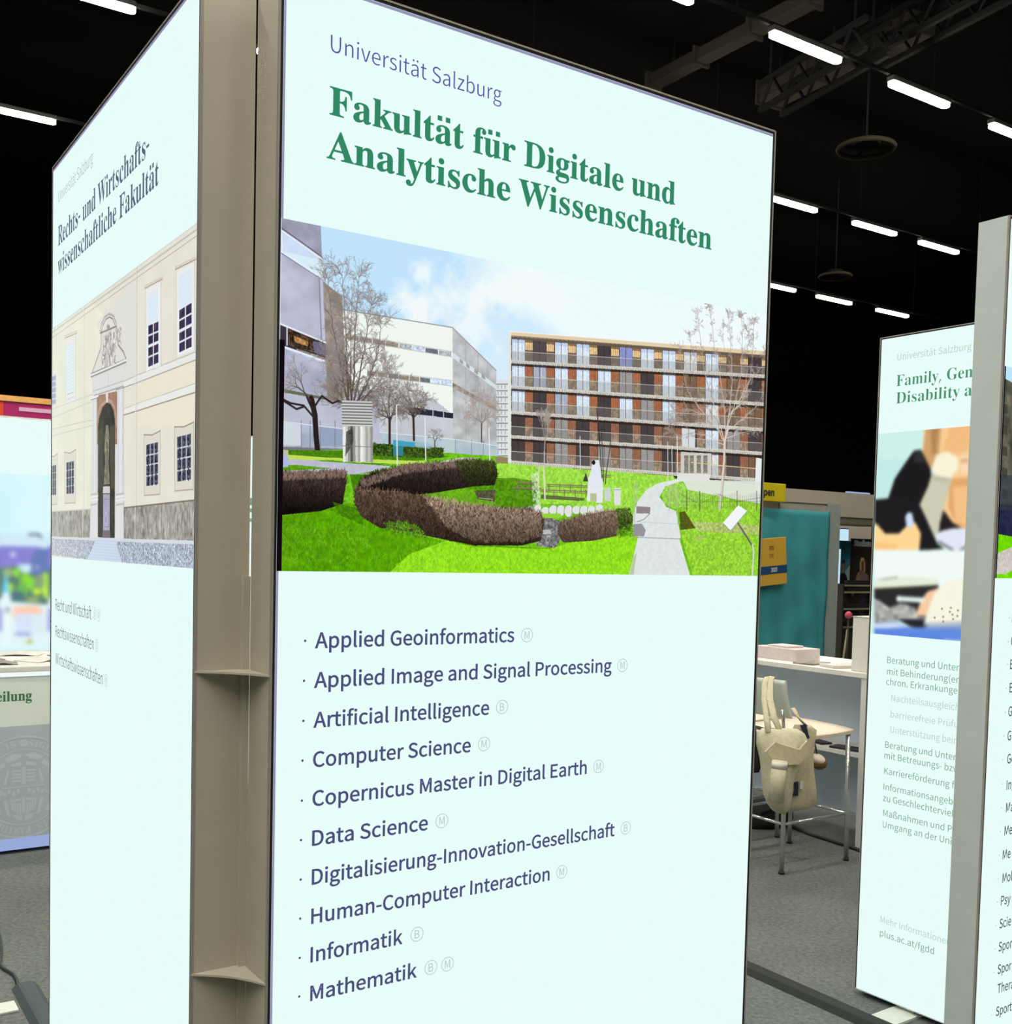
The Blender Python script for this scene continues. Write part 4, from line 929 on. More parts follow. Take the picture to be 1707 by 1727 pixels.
# ---- old town with a spire, wooded hill and pale sky, out of focus
def paint_town(pl, s0, s1, z0, z1):
    P = Pic(pl, s0, s1, z0, z1, 900, int(900 * (z1 - z0) / (s1 - s0)), (214, 250, 255))
    T = lambda X, Y: (X / 6.64, 860 + Y / 6.64)
    q = lambda *p: [T(*a) for a in p]
    h, w = P.h, P.w; n = fbm(h, w, 120, 77, 4)[..., None]
    P.a[:] = np.array((196, 244, 254)) / 255 * (1 - n) + np.array((232, 253, 255)) / 255 * n
    for dx in (-1500, -1000, -500, 0, 560, 1100, 1650):
        def t(*p): return [T(a + dx, b) for a, b in p]
        P.poly(t((-20, 240), (330, 290), (560, 320), (560, 440), (-20, 420)), (210, 236, 250)); P.line(t((330, 275), (430, 275), (460, 305)), 2.0, (120, 120, 150)); P.poly(t((-20, 400), (430, 415), (470, 430), (560, 430), (560, 800), (-20, 700)), (140, 136, 216)); P.poly(t((350, 520), (420, 440), (560, 430), (560, 800), (350, 760)), (108, 130, 186)); P.ell(T(145 + dx, 500), 4.2, 4.6, (214, 226, 255)); P.ell(T(415 + dx, 645), 3.4, 3.8, (170, 180, 235)); P.poly(t((200, 610), (350, 605), (350, 690), (260, 720)), (206, 240, 250))
        P.poly(t((-20, 650), (160, 630), (240, 700), (380, 720), (480, 720), (560, 760), (560, 1180), (-20, 1040)), (92, 130, 120)); 
        for (x, y, rx, ry, c) in ((190, 700, 6, 9, (150, 236, 70)), (290, 800, 10, 14, (150, 230, 60)), (340, 820, 8, 12, (140, 228, 70)), (250, 900, 10, 14, (116, 190, 90)), (415, 915, 8, 6, (214, 252, 70)), (510, 830, 7, 20, (196, 246, 80)), (530, 940, 7, 9, (206, 250, 90)), (120, 870, 5, 8, (170, 236, 80)), (200, 960, 12, 8, (84, 120, 136)), (440, 800, 9, 12, (140, 170, 130)), (90, 700, 10, 8, (160, 190, 130)), (370, 1000, 12, 4, (170, 190, 110))): P.ell(T(x + dx, y), rx, ry, c, .9)
        P.poly(t((-20, 980), (60, 1020), (560, 1060), (560, 1520), (-20, 1530)), (228, 246, 250)); P.poly(t((130, 1120), (180, 1080), (420, 1070), (500, 1150), (360, 1170), (170, 1160)), (255, 206, 180)); P.poly(t((120, 1150), (170, 1150), (170, 1210), (130, 1200)), (255, 214, 170)); P.poly(t((170, 1160), (360, 1160), (360, 1390), (180, 1390)), (218, 228, 250)); P.line(t((180, 1390), (330, 1395)), 2.0, (150, 160, 220)); P.poly(t((370, 1170), (560, 1160), (560, 1400), (380, 1380)), (222, 238, 244)); P.poly(t((-20, 1100), (20, 1100), (20, 1360), (-20, 1360)), (150, 150, 220))
        P.poly(t((25, 930), (55, 720), (75, 720), (110, 930)), (140, 220, 246)); P.poly(t((20, 930), (115, 930), (130, 1060), (125, 1520), (25, 1520)), (234, 250, 252)); P.poly(t((20, 900), (50, 740), (55, 900)), (100, 186, 240)); P.line(t((82, 1100), (82, 1140)), 2.0, (130, 140, 160)); P.ell(T(320 + dx, 1480), 8, 2.2, (214, 226, 130)); P.ell(T(335 + dx, 1470), 2.2, 4, (150, 150, 60))
    P.blur(3)
    return P.image('town_print')

# ---- stone building behind a lawn
def paint_lawn_house(pl, z0, z1):
    P = Pic(pl, 0.0, 1.0, z0, z1, 1000, int(1000 * (z1 - z0)), (190, 230, 250))
    P.poly([(1670, 625), (1707, 645), (2600, 760), (2600, 930), (1670, 930)], (74, 76, 64), noise=.4, cell=26, seed=3, col2=(100, 96, 84))
    for k in range(60): 
        x = 1690 + (k % 12) * 26; y = 680 + (k // 12) * 36; P.poly([(x, y), (x + 9, y + 2), (x + 9, y + 18), (x, y + 16)], (58, 58, 48), .7)
    P.poly([(1670, 850), (2600, 880), (2600, 930), (1670, 905)], (34, 40, 66), noise=.3, cell=12); P.poly([(1670, 800), (2600, 840), (2600, 885), (1670, 860)], (50, 60, 70), .7)
    P.poly([(1670, 898), (1707, 905), (2600, 930), (2600, 985), (1670, 985)], (112, 214, 8), noise=.15, cell=8); P.poly([(1680, 934), (1707, 922), (2600, 900), (2600, 940), (1707, 962), (1696, 968), (1670, 968)], (206, 200, 192), noise=.12, cell=5)
    return P.image('lawn_house_print')

# ---- portrait posters of the leaflet rack
def paint_poster(dark=True):
    P = Pic(None, 0, 1, 0, 1, 240, 640 if dark else 400, (40, 34, 30) if dark else (16, 100, 118))
    H = P.h; raw = lambda *p: [(x * 240, H - y * H) for x, y in p]
    if dark:
        P.poly(raw((.0, .0), (1, 0), (1, .06), (0, .06)), (14, 10, 8), raw=True)
        P.poly(raw((.40, .30), (.46, .24), (.58, .24), (.66, .32), (.66, .46), (.58, .50), (.42, .47)), (176, 150, 104), raw=True); P.poly(raw((.48, .29), (.58, .28), (.60, .40), (.50, .42)), (96, 64, 46), raw=True)
        P.poly(raw((.34, .44), (.44, .40), (.62, .42), (.80, .46), (.86, .56), (.78, .72), (.44, .72), (.34, .60)), (120, 98, 96), raw=True, noise=.2, cell=20); P.line(raw((.36, .45), (.26, .58), (.14, .72)), 13, (142, 110, 88), raw=True)
        P.poly(raw((.42, .70), (.74, .70), (.70, .99), (.46, .99)), (58, 56, 78), raw=True, noise=.3, cell=20); P.poly(raw((.24, .62), (.42, .60), (.46, .80), (.24, .80)), (60, 44, 34), raw=True)
        P.blur(2)
    else:
        P.poly(raw((.2, .55), (1, .4), (1, 1), (.2, 1)), (90, 140, 160), .6, raw=True); P.poly(raw((.62, .7), (1, .55), (1, 1), (.6, 1)), (190, 190, 176), .8, raw=True)
        P.poly(raw((.30, .16), (.44, .13), (.52, .18), (.50, .26), (.34, .26)), (40, 26, 22), raw=True); P.poly(raw((.36, .20), (.48, .20), (.46, .28), (.38, .28)), (170, 84, 48), raw=True)
        P.poly(raw((.32, .44), (.50, .42), (.58, .52), (.52, .70), (.36, .70)), (36, 26, 24), raw=True); P.poly(raw((.38, .52), (.52, .52), (.50, .72), (.40, .76)), (186, 110, 66), raw=True); P.poly(raw((.14, .78), (.38, .74), (.64, .76), (.80, .86), (.84, 1), (.10, 1)), (26, 14, 22), raw=True)
        P.blur(3)
    return P.image('poster_print')

# ================================================================== the hall
def struct(name, bm_, m):
    return tag(obj(name, bm_, m), kind='structure')
struct('floor', box_bm(-16, 26, -9, 34, -0.1, 0.0), M['carpet'])
struct('ceiling', box_bm(-16, 26, -9, 34, 8.2, 8.4), M['black_wall'])
struct('wall_back', box_bm(-16, 26, 33.8, 34, 0, 8.2), M['black_wall'])
struct('wall_front', box_bm(-16, 26, -9, -8.8, 0, 8.2), M['black_wall'])
struct('wall_left', box_bm(-16, -15.8, -8.8, 33.8, 0, 8.2), M['black_wall'])
struct('wall_right', box_bm(25.8, 26, -8.8, 33.8, 0, 8.2), M['black_wall'])

# ------------------------------------------------------------------ tube lamps in rows along u
LZ = EYE + 5.0
def make_lamp(loc, label):
    t = thing('ceiling_lamp', label, 'lamp', loc, TH, 'tube lamps under the hall ceiling')
    obj('housing', box_bm(-0.5, 0.5, -0.046, 0.046, 0.02, 0.075, 0.008), M['housing'], t)
    bm_ = bmesh.new(); pts = []
    for k in range(9):
        a = -PI / 2 + PI * k / 8; pts.append((0.453 + 0.047 * math.cos(a), 0.047 * math.sin(a)))
    for k in range(9):
        a = PI / 2 + PI * k / 8; pts.append((-0.453 + 0.047 * math.cos(a), 0.047 * math.sin(a)))
    add_slab(bm_, pts, -0.018, 0.019)
    obj('diffuser', bm_, M['lamp'], t)
    return t
seen = [  # (a of the centre, b, label)
    (6.44, 7.54, 'white tube lamp cut by the top edge of the photo, first of its row'),
    (8.45, 7.53, 'largest glowing tube lamp, upper right, below the one cut by the top edge'),
    (10.26, 7.54, 'tube lamp second largest of the upper row on the right'),
    (12.10, 7.56, 'tube lamp cut by the right edge of the photo'),
    (12.02, 10.86, 'tube lamp of the middle row touching the right edge of the big white light box'),
    (13.86, 10.88, 'tube lamp in the centre of the middle row on the right'),
    (15.48, 10.90, 'rightmost tube lamp of the middle row, left of the grey column top'),
    (15.45, 14.27, 'small tube lamp of the lowest row, half hidden by the big light box'),
    (17.08, 14.29, 'small tube lamp in the centre of the lowest row'),
    (18.87, 14.30, 'small tube lamp of the lowest row above the distant family panel'),
    (2.37, 10.78, 'tube lamp at upper left, cut by the top edge of the photo'),
    (2.35, 14.17, 'tube lamp at far left, cut by the left edge of the photo')]
proto = None
for a, b, lab in seen:
    p = hall(a, b, LZ)
    if proto is None: proto = make_lamp(p, lab)
    else: copy_thing(proto, p, TH, lab)
lab_over = 'tube lamp not visible in the photo, in the rows over the hall'
for b, a0, n in ((4.13, -5.2, 8), (0.73, -6.0, 9), (-2.7, -5.0, 7), (7.53, -1.4, 3), (10.86, 4.6, 4), (14.25, 4.4, 5)):
    for k in range(n):
        copy_thing(proto, hall(a0 + 1.85 * k, b, LZ), TH, lab_over)
for b, a0, a1, lab in ((7.54, -2, 14, 'thin dark rail carrying the upper row of tube lamps'), (10.87, 1, 18, 'thin dark rail carrying the middle row of tube lamps'), (14.27, 1, 21, 'thin dark rail carrying the lowest row of tube lamps')):
    t = obj('lighting_rail', box_bm(a0, a1, -0.018, 0.018, 0, 0.035), M['steel_dark']); t.location = hall(0, b, LZ + 0.078); t.rotation_euler.z = TH
    tag(t, lab, 'rail', 'lamp rails under the ceiling')
    boxes('hanger', [(a - 0.006, a + 0.006, -0.006, 0.006, 0.035, 8.2 - LZ - 0.078) for a in np.arange(a0 + 0.5, a1, 3.0)], M['steel_dark'], t)

def truss(px0, px1, z, size, label):
    P0 = ray(*px0); P0 = P0 * ((z - EYE) / P0[2]); P1 = ray(*px1); P1 = P1 * ((z - EYE) / P1[2])
    d = Vector((P1[0] - P0[0], P1[1] - P0[1], 0)); L = d.length; ang = math.atan2(d.y, d.x)
    t = thing('roof_truss', label, 'truss', (P0[0], P0[1], z), ang, 'dark steelwork under the ceiling')
    boxes('chord', [(0, L, y - .03, y + .03, zz - .03, zz + .03) for y, zz in ((-size, 0), (size, 0), (-size, size * 2), (size, size * 2))], M['steel_dark'], t)
    n = max(2, int(L / (size * 2.4)))
    for y in (-size, size):
        br = [(L * k / (2 * n), y, (k % 2) * size * 2) for k in range(2 * n + 1)]
        obj('brace', tube_bm(br, 0.025, 6), M['steel_dark'], t)
    boxes('hanger', [(x - .01, x + .01, -size - .01, -size + .01, size * 2 + .03, 8.2 - z) for x in (L * .1, L * .9)], M['steel_dark'], t)
    return t
truss((1300, 190), (1480, 85), EYE + 5.5, 0.16, 'faint lattice girder above the big light box, crossing the lamp row')
truss((1470, 108), (1690, -10), EYE + 5.6, 0.16, 'faint lattice girder near the upper right corner')
def duct(px0, px1, z, w_, h_, label):
    P0 = ray(*px0); P0 = P0 * ((z - EYE) / P0[2]); P1 = ray(*px1); P1 = P1 * ((z - EYE) / P1[2])
    d = Vector((P1[0] - P0[0], P1[1] - P0[1], 0)); L = d.length; ang = math.atan2(d.y, d.x)
    t = thing('air_duct', label, 'duct', (P0[0], P0[1], z), ang, 'grey air ducts under the ceiling')
    bm_ = box_bm(0, L, -w_, w_, 0, h_, 0.02); obj('duct_body', bm_, M['duct'], t)
    boxes('flange', [(x - .02, x + .02, -w_ - .03, w_ + .03, -.03, h_ + .03) for x in np.arange(0.02, L, 0.9)], M['duct'], t)
    boxes('hanger', [(x - .01, x + .01, -.01, .01, h_, 8.2 - z) for x in (L * .15, L * .85)], M['steel_dark'], t)
duct((1296, 178), (1425, 112), EYE + 6.0, 0.20, 0.25, 'short pale duct glimpsed behind the girder above the big light box')
duct((1492, 92), (1560, 58), EYE + 6.0, 0.20, 0.25, 'dim duct at upper right between two tube lamps')
duct((1100, 150), (1380, 5), EYE + 6.1, 0.10, 0.16, 'long dark duct running over the top edge of the big light box')
def ring_speaker(px, z, R, label):
    P = ray(*px); P = P * ((z - EYE) / P[2])
    t = thing('ceiling_speaker', label, 'speaker', (P[0], P[1], z), 0, 'round fittings under the ceiling')
    bm_ = bmesh.new(); pts = [(R * math.cos(2 * PI * k / 28), R * math.sin(2 * PI * k / 28), 0) for k in range(29)]
    add_tube(bm_, pts, R * .09, 6, False); obj('ring', bm_, M['ring'], t)
    bm_ = bmesh.new(); add_slab(bm_, [(R * .5 * math.cos(2 * PI * k / 20), R * .5 * math.sin(2 * PI * k / 20)) for k in range(20)], 0.02, 0.10); obj('cone', bm_, M['steel_dark'], t)
    obj('hanger', box_bm(-.01, .01, -.01, .01, .1, 8.2 - z), M['steel_dark'], t)
    boxes('spoke', [(-R, R, -.012, .012, .0, .024), (-.012, .012, -R, R, .0, .024)], M['steel_dark'], t)
ring_speaker((1409, 466), EYE + 4.9, 0.27, 'round ceiling fitting with a thin bright rim above the lowest lamp row')
ring_speaker((1461, 250), EYE + 5.0, 0.33, 'faint round ceiling fitting between the upper and middle lamp rows')

# ================================================================== light boxes
BT = 0.082; BH0, BH1 = 0.021, EYE + 0.812; PZ0, PZ1 = EYE - 0.0367, EYE + 0.4631
def light_box(P0, ang, label, side_mat, BT=BT):
    """front along local x (0..1), depth to +y"""
    t = thing('light_box', label, 'light box', (P0[0], P0[1], 0), ang, 'free-standing backlit panels')
    boxes('side_profile', [(0, 0.0027, 0, BT, BH0, BH1), (0.9973, 1.0, 0, BT, BH0, BH1)], side_mat, t)
    obj('top_profile', box_bm(0.0027, 0.9973, 0, BT, BH1 - 0.0027, BH1), side_mat, t); obj('bottom_profile', box_bm(0.0027, 0.9973, 0, BT, BH0, BH0 + 0.0027), side_mat, t)
    obj('back_panel', box_bm(0.0045, 0.9955, BT - 0.010, BT - 0.004, BH0 + 0.0045, BH1 - 0.0045), side_mat, t)
    boxes('edge_lip', [(-0.0004, 0.0026, -0.0008, 0.004, BH0, BH1), (0.9974, 1.0004, -0.0008, 0.004, BH0, BH1), (0.0026, 0.9974, -0.0008, 0.004, BH1 - 0.0026, BH1 + 0.0004)], M['lip'], t)
    boxes('groove', [(0.0028, 0.0067, -0.0003, 0.0035, BH0 + .0045, BH1 - .0028), (0.9930, 0.9972, -0.0003, 0.0035, BH0 + .0045, BH1 - .0028), (0.0067, 0.9930, -0.0003, 0.0035, BH1 - .0072, BH1 - .0028)], M['groove'], t)
    obj('textile_face', box_bm(0.0069, 0.9928, 0.0, 0.003, BH0 + 0.004, BH1 - 0.0074), M['face'], t)
    for x in (0.215, 0.785):
        f = obj('foot_plate', box_bm(x - .05, x + .05, -.125, BT + .125, 0.0, 0.009), M['foot'], t)
        obj('foot_stub', box_bm(x - .03, x + .03, .012, BT - .012, 0.009, BH0), M['silver'], f)
    return t
PR = -0.0004
def print_on(t, image, z0, z1, label):
    o = obj('printed_photo', quad_me('printed_photo', 0.0075, 0.9925, z0, z1, PR), print_mat('backlit_print', image), t)
    o['label'] = label
    return o
def crop_uv(o, s0, s1):                          # picture sheet covers s 0..1, panel shows s0..s1
    uv = o.data.uv_layers[0]
    for i, c in enumerate(((s0, 0), (s1, 0), (s1, 1), (s0, 1))): uv.data[i].uv = c

C_PURPLE = glow('violet_print', (84, 82, 164)); C_GREEN = glow('green_print', (50, 136, 100)); C_LIST = glow('slate_violet_print', (76, 78, 122)); C_BADGE = glow('pale_badge_print', (178, 197, 201)); C_SLATE = glow('slate_print', (80, 104, 124)); C_GREY = glow('grey_print', (150, 166, 172)); C_TEXT = glow('dark_slate_print', (84, 96, 108)); C_PALE = glow('pale_grey_print', (186, 208, 201)); C_GREEN2 = glow('soft_green_print', (70, 146, 106)); C_GREENL = glow('washed_green_print', (118, 166, 136)); C_BTXT = glow('charcoal_print', (70, 84, 90))

# ---- the big panel: digital and analytical sciences
A0 = np.array([-0.33707528, 1.56589933]); PLM = Plane(A0, U2)
big = light_box(A0, TH, 'biggest white light box with green headline and campus courtyard photo', M['tan'])
o = print_on(big, paint_courtyard(PLM, PZ0, PZ1), PZ0, PZ1, 'printed photo of a courtyard with curved hedge and apartment house'); crop_uv(o, 0.0075, 0.9925)
boxes('edge_shade_strip', [(0.0116, 0.9915, -0.0012, -0.0006, BH1 - 0.0125, BH1 - 0.0085), (0.0068, 0.0098, -0.0012, -0.0006, BH0 + 0.01, PZ0), (0.0068, 0.0098, -0.0012, -0.0006, PZ1, BH1 - 0.0085)], M['edge_shade'], big)  # painted edge shade: thin dim strips along the rim of the lit textile
obj('edge_shade_strip', box_bm(0.0068, 0.0145, -0.0012, -0.0006, PZ0, PZ1 - 0.17), M['edge_shade_dark'], big)  # dimmed rim of the dark print, drawn as a strip
lettering('organisation_lettering', big, PLM, [('Universität Salzburg', (557, 86.5), (845, 174))], 'sans', C_PURPLE, 0.0238, weight=-0.002)
lettering('headline_lettering', big, PLM, [('Fakultät für Digitale und', (554.8, 194), (1137.5, 346.5)), ('Analytische Wissenschaften', (550, 267.5), (1199, 421.5))], 'serif', C_GREEN, 0.0405, weight=0.004)
LIST = [('Applied Geoinformatics', (530.3, 1092), (866.3, 1084)), ('Applied Image and Signal Processing', (528.7, 1159), (1030.6, 1134.6)), ('Artificial Intelligence', (527.6, 1226), (824, 1206.7)), ('Computer Science', (527, 1292), (793, 1270.3)), ('Copernicus Master in Digital Earth', (526, 1358.5), (988.5, 1306.3)), ('Data Science', (525.4, 1425.3), (720.7, 1400.8)), ('Digitalisierung-Innovation-Gesellschaft', (524.9, 1491.2), (1035.7, 1410.4)), ('Human-Computer Interaction', (524, 1556.7), (925.9, 1486)), ('Informatik', (522.7, 1622), (678.3, 1592.6)), ('Mathematik', (522.3, 1687), (702.2, 1649))]
lettering('course_list_lettering', big, PLM, LIST, 'sans', C_LIST, 0.0236, weight=0.006)
bullets('bullet', big, PLM, [(514, 1080.6), (512, 1148), (511, 1215.5), (509.5, 1282.5), (508.5, 1350), (507, 1416.5), (506.5, 1483), (505.6, 1548.7), (504.9, 1615), (504, 1680)], C_LIST, 0.0019)
badges('degree_badge', big, PLM, [('M', (888, 1071)), ('M', (1049, 1122)), ('B', (846, 1192)), ('M', (815.6, 1254.5)), ('M', (1008.6, 1292.3)), ('M', (744.5, 1384)), ('B', (1054.5, 1396)), ('M', (946.6, 1470)), ('B', (702.6, 1575)), ('B', (726, 1631)), ('M', (754, 1625.5))], C_BADGE)

# ---- its neighbour round the corner: law and economics, with the corner plates that tie both
B0 = np.array([-0.45545774, 1.59633007]); L0 = B0 + W2 * 1.0; PLL = Plane(L0, -W2)
law = light_box(L0, TH - PI / 2, 'light box with a baroque portal photo, standing round the corner at left', M['tan'])
o = print_on(law, paint_facade(PLL, PZ0, PZ1), PZ0, PZ1, 'printed photo of a cream facade with stone portal'); crop_uv(o, 0.0075, 0.9925)
sm = bmesh.new(); add_box(sm, 0.0085, 0.9915, -0.0012, -0.0006, BH1 - 0.0125, BH1 - 0.0085)
obj('edge_shade_strip', sm, M['edge_shade'], law)  # painted shade along the top rim of the textile
lettering('organisation_lettering', law, PLL, [('Universität Salzburg', (99.8, 337.8), (158, 279))], 'sans', C_GREY, 0.0238, weight=-0.004)
lettering('headline_lettering', law, PLL, [('Rechts- und Wirtschafts-', (99.3, 412), (253, 266)), ('wissenschaftliche Fakultät', (99, 461), (269, 315))], 'serif', C_SLATE, 0.0405, weight=0.0)
lettering('course_list_lettering', law, PLL, [('Recht und Wirtschaft', (95, 1028), (155.5, 1044.8)), ('Rechtswissenschaften', (95, 1073), (159.4, 1096)), ('Wirtschaftswissenschaften', (95, 1119.3), (174.4, 1154.5))], 'sans', C_TEXT, 0.0236, weight=-0.002)
badges('degree_badge', law, PLL, [('B', (161.4, 1034.4)), ('M', (168, 1037.8)), ('D', (164.8, 1088.4)), ('M', (180.3, 1147.5))], C_BADGE)
# corner plates: local frame of `law` is x = -w from L0, y = +u; the notch lies at x 1..1.09, y 0..0.081
for z in (EYE - 0.187, EYE - 0.640, EYE - 1.093):
    bm_ = bmesh.new(); pts = [(1.0005, 0.0), (1.0005, 0.078)]
    pts += [(1.0115, 0.0805), (1.0905, 0.0805)]
    for k in range(1, 8):                        # front edge, bowed inwards
        f = k / 8; x, y = lerp(1.0905, 1.0005, f), lerp(0.0805, 0.0, f); s = math.sin(PI * f) * 0.010
        pts.append((x - s * 0.66, y + s * 0.75))
    add_slab(bm_, pts, z - 0.003, z)
    obj('corner_plate', bm_, M['tan'], law)
obj('corner_seal', box_bm(1.0003, 1.0090, 0.070, 0.0811, 0.03, EYE - 0.047), M['tan'], law)

# ---- the grey-edged box cut by the right edge
R0 = np.array([1.15469595, 2.59222087]); PLR = Plane(R0, U2)
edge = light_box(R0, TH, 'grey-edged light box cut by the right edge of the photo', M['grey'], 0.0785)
o = print_on(edge, paint_lawn_house(PLR, PZ0, PZ1), PZ0, PZ1, 'printed photo of a stone building behind a lawn'); crop_uv(o, 0.0075, 0.9925)
rl = [('Ing', 1696.5, 1332), ('Ma', 1695.5, 1370), ('Me', 1693, 1409), ('Me', 1690, 1449.5), ('Mol', 1689.5, 1489), ('Psy', 1687, 1527), ('Scie', 1684.5, 1566), ('Spor', 1683, 1605), ('Spor', 1681.5, 1643), ('Thera', 1681, 1675.5), ('Sport', 1678.5, 1714)]
_cap_r = 0.0236
def fixed_text(parent, plane, items, material, cap, name, weight=0.004, kx=0.86):
    for text, x, y in items:
        AV, AF = [], []
        V, Fc = glyphs(text, 'sans', weight); s0, z = plane.sz(x, y); q = len(AV)
        AV += [(s0 + (vx - V[:, 0].min()) * cap * kx, -0.0016, z + vz * cap) for vx, vz in V]; AF += [tuple(i + q for i in f) for f in Fc]
        me = bpy.data.meshes.new(name); me.from_pydata(AV, [], AF); obj(name, me, material, parent)
rl0 = [('L', 1705.5, 1050), ('C', 1704, 1089), ('E', 1702.5, 1128.5), ('E', 1701.5, 1168), ('G', 1699.5, 1208), ('G', 1698, 1249), ('Ge', 1697.5, 1288)]
fixed_text(edge, PLR, rl0 + rl, C_BTXT, 0.0236, 'course_list_lettering')
bullets('bullet', edge, PLR, [(1701.5, 1042), (1699.5, 1082), (1698, 1120), (1696, 1160.5), (1694.5, 1201), (1692.5, 1241), (1690.5, 1281), (1689, 1322), (1688, 1362), (1686, 1402), (1684.5, 1442), (1682.5, 1481.5), (1681, 1521), (1679, 1560.5), (1677, 1600), (1675.5, 1639.5), (1672, 1711)], C_GREY, 0.0016)
obj('edge_shade_strip', box_bm(0.0068, 0.0115, -0.0012, -0.0006, PZ0, PZ1), M['edge_shade_dark'], edge)  # dimmed left rim of the print, shade painted as a dark strip

# ---- the family panel behind it
F0 = np.array([1.34824567, 4.04349121]); FANG = math.radians(-54.2); PLF = Plane(F0, (math.cos(FANG), math.sin(FANG)))
FZ0, FZ1 = EYE - 0.2725, EYE + 0.4625
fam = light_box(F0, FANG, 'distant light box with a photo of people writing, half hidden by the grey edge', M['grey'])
o = print_on(fam, paint_writing(PLF, FZ0, FZ1), FZ0, FZ1, 'printed photo of people bent over notes'); crop_uv(o, 0.0075, 0.9925)
lettering('organisation_lettering', fam, PLF, [('Universität Salzburg', (1514, 608.3), (1639, 589.5))], 'sans', C_PALE, 0.0238, weight=0.0)
lettering('headline_lettering', fam, PLF, [('Family, Gender,', (1512.3, 651.3), (1641, 636.0), 'Family, Gen'), ('Disability and', (1511.8, 680.5), (1639.6, 667), 'Disability a')], 'serif', C_GREEN2, 0.0395, weight=-0.004)
lettering('service_list_lettering', fam, PLF, [('Beratung und Unterstützung', (1496.7, 1118.9), (1624, 1131.6), 'Beratung und Unters'), ('mit Behinderung(en)', (1496.3, 1138.5), (1619.5, 1151.3), 'mit Behinderung(en'), ('chron. Erkrankungen', (1495, 1156), (1623, 1169.8)),
    ('Beratung und Unterstützung', (1493.3, 1262.4), (1618.8, 1282), 'Beratung und Unters'), ('mit Betreuungs- bzw.', (1492, 1279.8), (1618.5, 1302), 'mit Betreuungs- bzw'), ('Karriereförderung für', (1491.7, 1305.4), (1617.2, 1330.5), 'Karriereförderung fü'), ('Informationsangebote', (1490.5, 1333), (1616, 1357.6), 'Informationsangebo'), ('zu Geschlechtervielfalt', (1489.7, 1352.4), (1613.9, 1377), 'zu Geschlechtervielf'), ('Maßnahmen und Pr', (1489.7, 1377), (1612, 1404)), ('Umgang an der Univ', (1489, 1396.4), (1613.4, 1425)), ('plus.ac.at/fgdd', (1484.5, 1580), (1575.8, 1607.3))], 'sans', C_GREENL, 0.0236, weight=0.0)
lettering('pale_list_lettering', fam, PLF, [('Nachteilsausgleich', (1503.7, 1182.5), (1618.3, 1198.3)), ('barrierefreie Prüfungen', (1502.5, 1210.3), (1616, 1226.5), 'barrierefreie Prüfu'), ('Unterstützung beim', (1502, 1237), (1619.5, 1253.9)), ('Mehr Informationen:', (1485.3, 1555.5), (1606.9, 1595.6))], 'sans', C_PALE, 0.0236, weight=0.0)

# ================================================================== things on the carpet
def strip_on_floor(name, label, cat, a0, a1, b0, b1, h, m, chamfer=0.02, group=None):
    """low ramp running along w between b0 and b1"""
    bm_ = bmesh.new(); am = (a0 + a1) / 2; wd = (a1 - a0) / 2
    prof = [(-wd, 0), (-wd * .55, h * .92), (-wd * .3, h), (wd * .3, h), (wd * .55, h * .92), (wd, 0)]
    r0 = [bm_.verts.new((x, 0, z)) for x, z in prof]; r1 = [bm_.verts.new((x, b1 - b0, z)) for x, z in prof]
    for i in range(6):
        j = (i + 1) % 6; bm_.faces.new([r0[i], r0[j], r1[j], r1[i]])
    bm_.faces.new(r0[::-1]); bm_.faces.new(r1); bmesh.ops.recalc_face_normals(bm_, faces=bm_.faces)
    o = obj(name, bm_, m); o.location = hall(am, b0, 0); o.rotation_euler.z = TH
    return tag(o, label, cat, group)
a_n, _ = ab(at_floor(1261, 1645)); a_f, _ = ab(at_floor(1262, 1624))
strip_on_floor('cable_ramp', 'long dark rubber cable ramp crossing the carpet beside the distant light box', 'cable ramp', a_n, a_f, 1.78, 5.2, 0.022, M['ramp'])
a_n, b_e = ab(at_floor(24, 1668)); a_f, _ = ab(at_floor(50, 1663))
strip_on_floor('cable_ramp', 'grey rubber cable ramp on the carpet at the lower left', 'cable ramp', a_n - 0.01, a_f + 0.03, 2.9, b_e, 0.020, M['ramp_grey'])
pts = [at_floor(*p) for p in ((-40, 1500), (-6, 1560), (1, 1590), (2, 1612), (-1, 1630), (6, 1637), (14, 1641), (22, 1646), (27, 1653), (30, 1664))]
cb = bmesh.new(); add_tube(cb, [(p[0], p[1], 0.007) for p in pts], 0.006, 8)
tag(obj('power_cable', cb, M['cable']), 'thin black cable leading out of the grey cable ramp at lower left', 'cable')
p1 = np.array(at_floor(27, 1692)); p2 = np.array(at_floor(29, 1706)); e = (p1 + p2) / 2
fa, fb = ab(e)
t = thing('base_plate', 'white steel foot plate cut by the left edge, lying by the grey cable ramp', 'foot plate', hall(fa - 0.14, fb, 0), TH)
obj('plate', box_bm(-0.14, 0.14, -0.045, 0.045, 0.0, 0.010, 0.003), M['foot'], t)
obj('socket', box_bm(-0.14, -0.06, -0.03, 0.03, 0.010, 0.03), M['silver'], t)

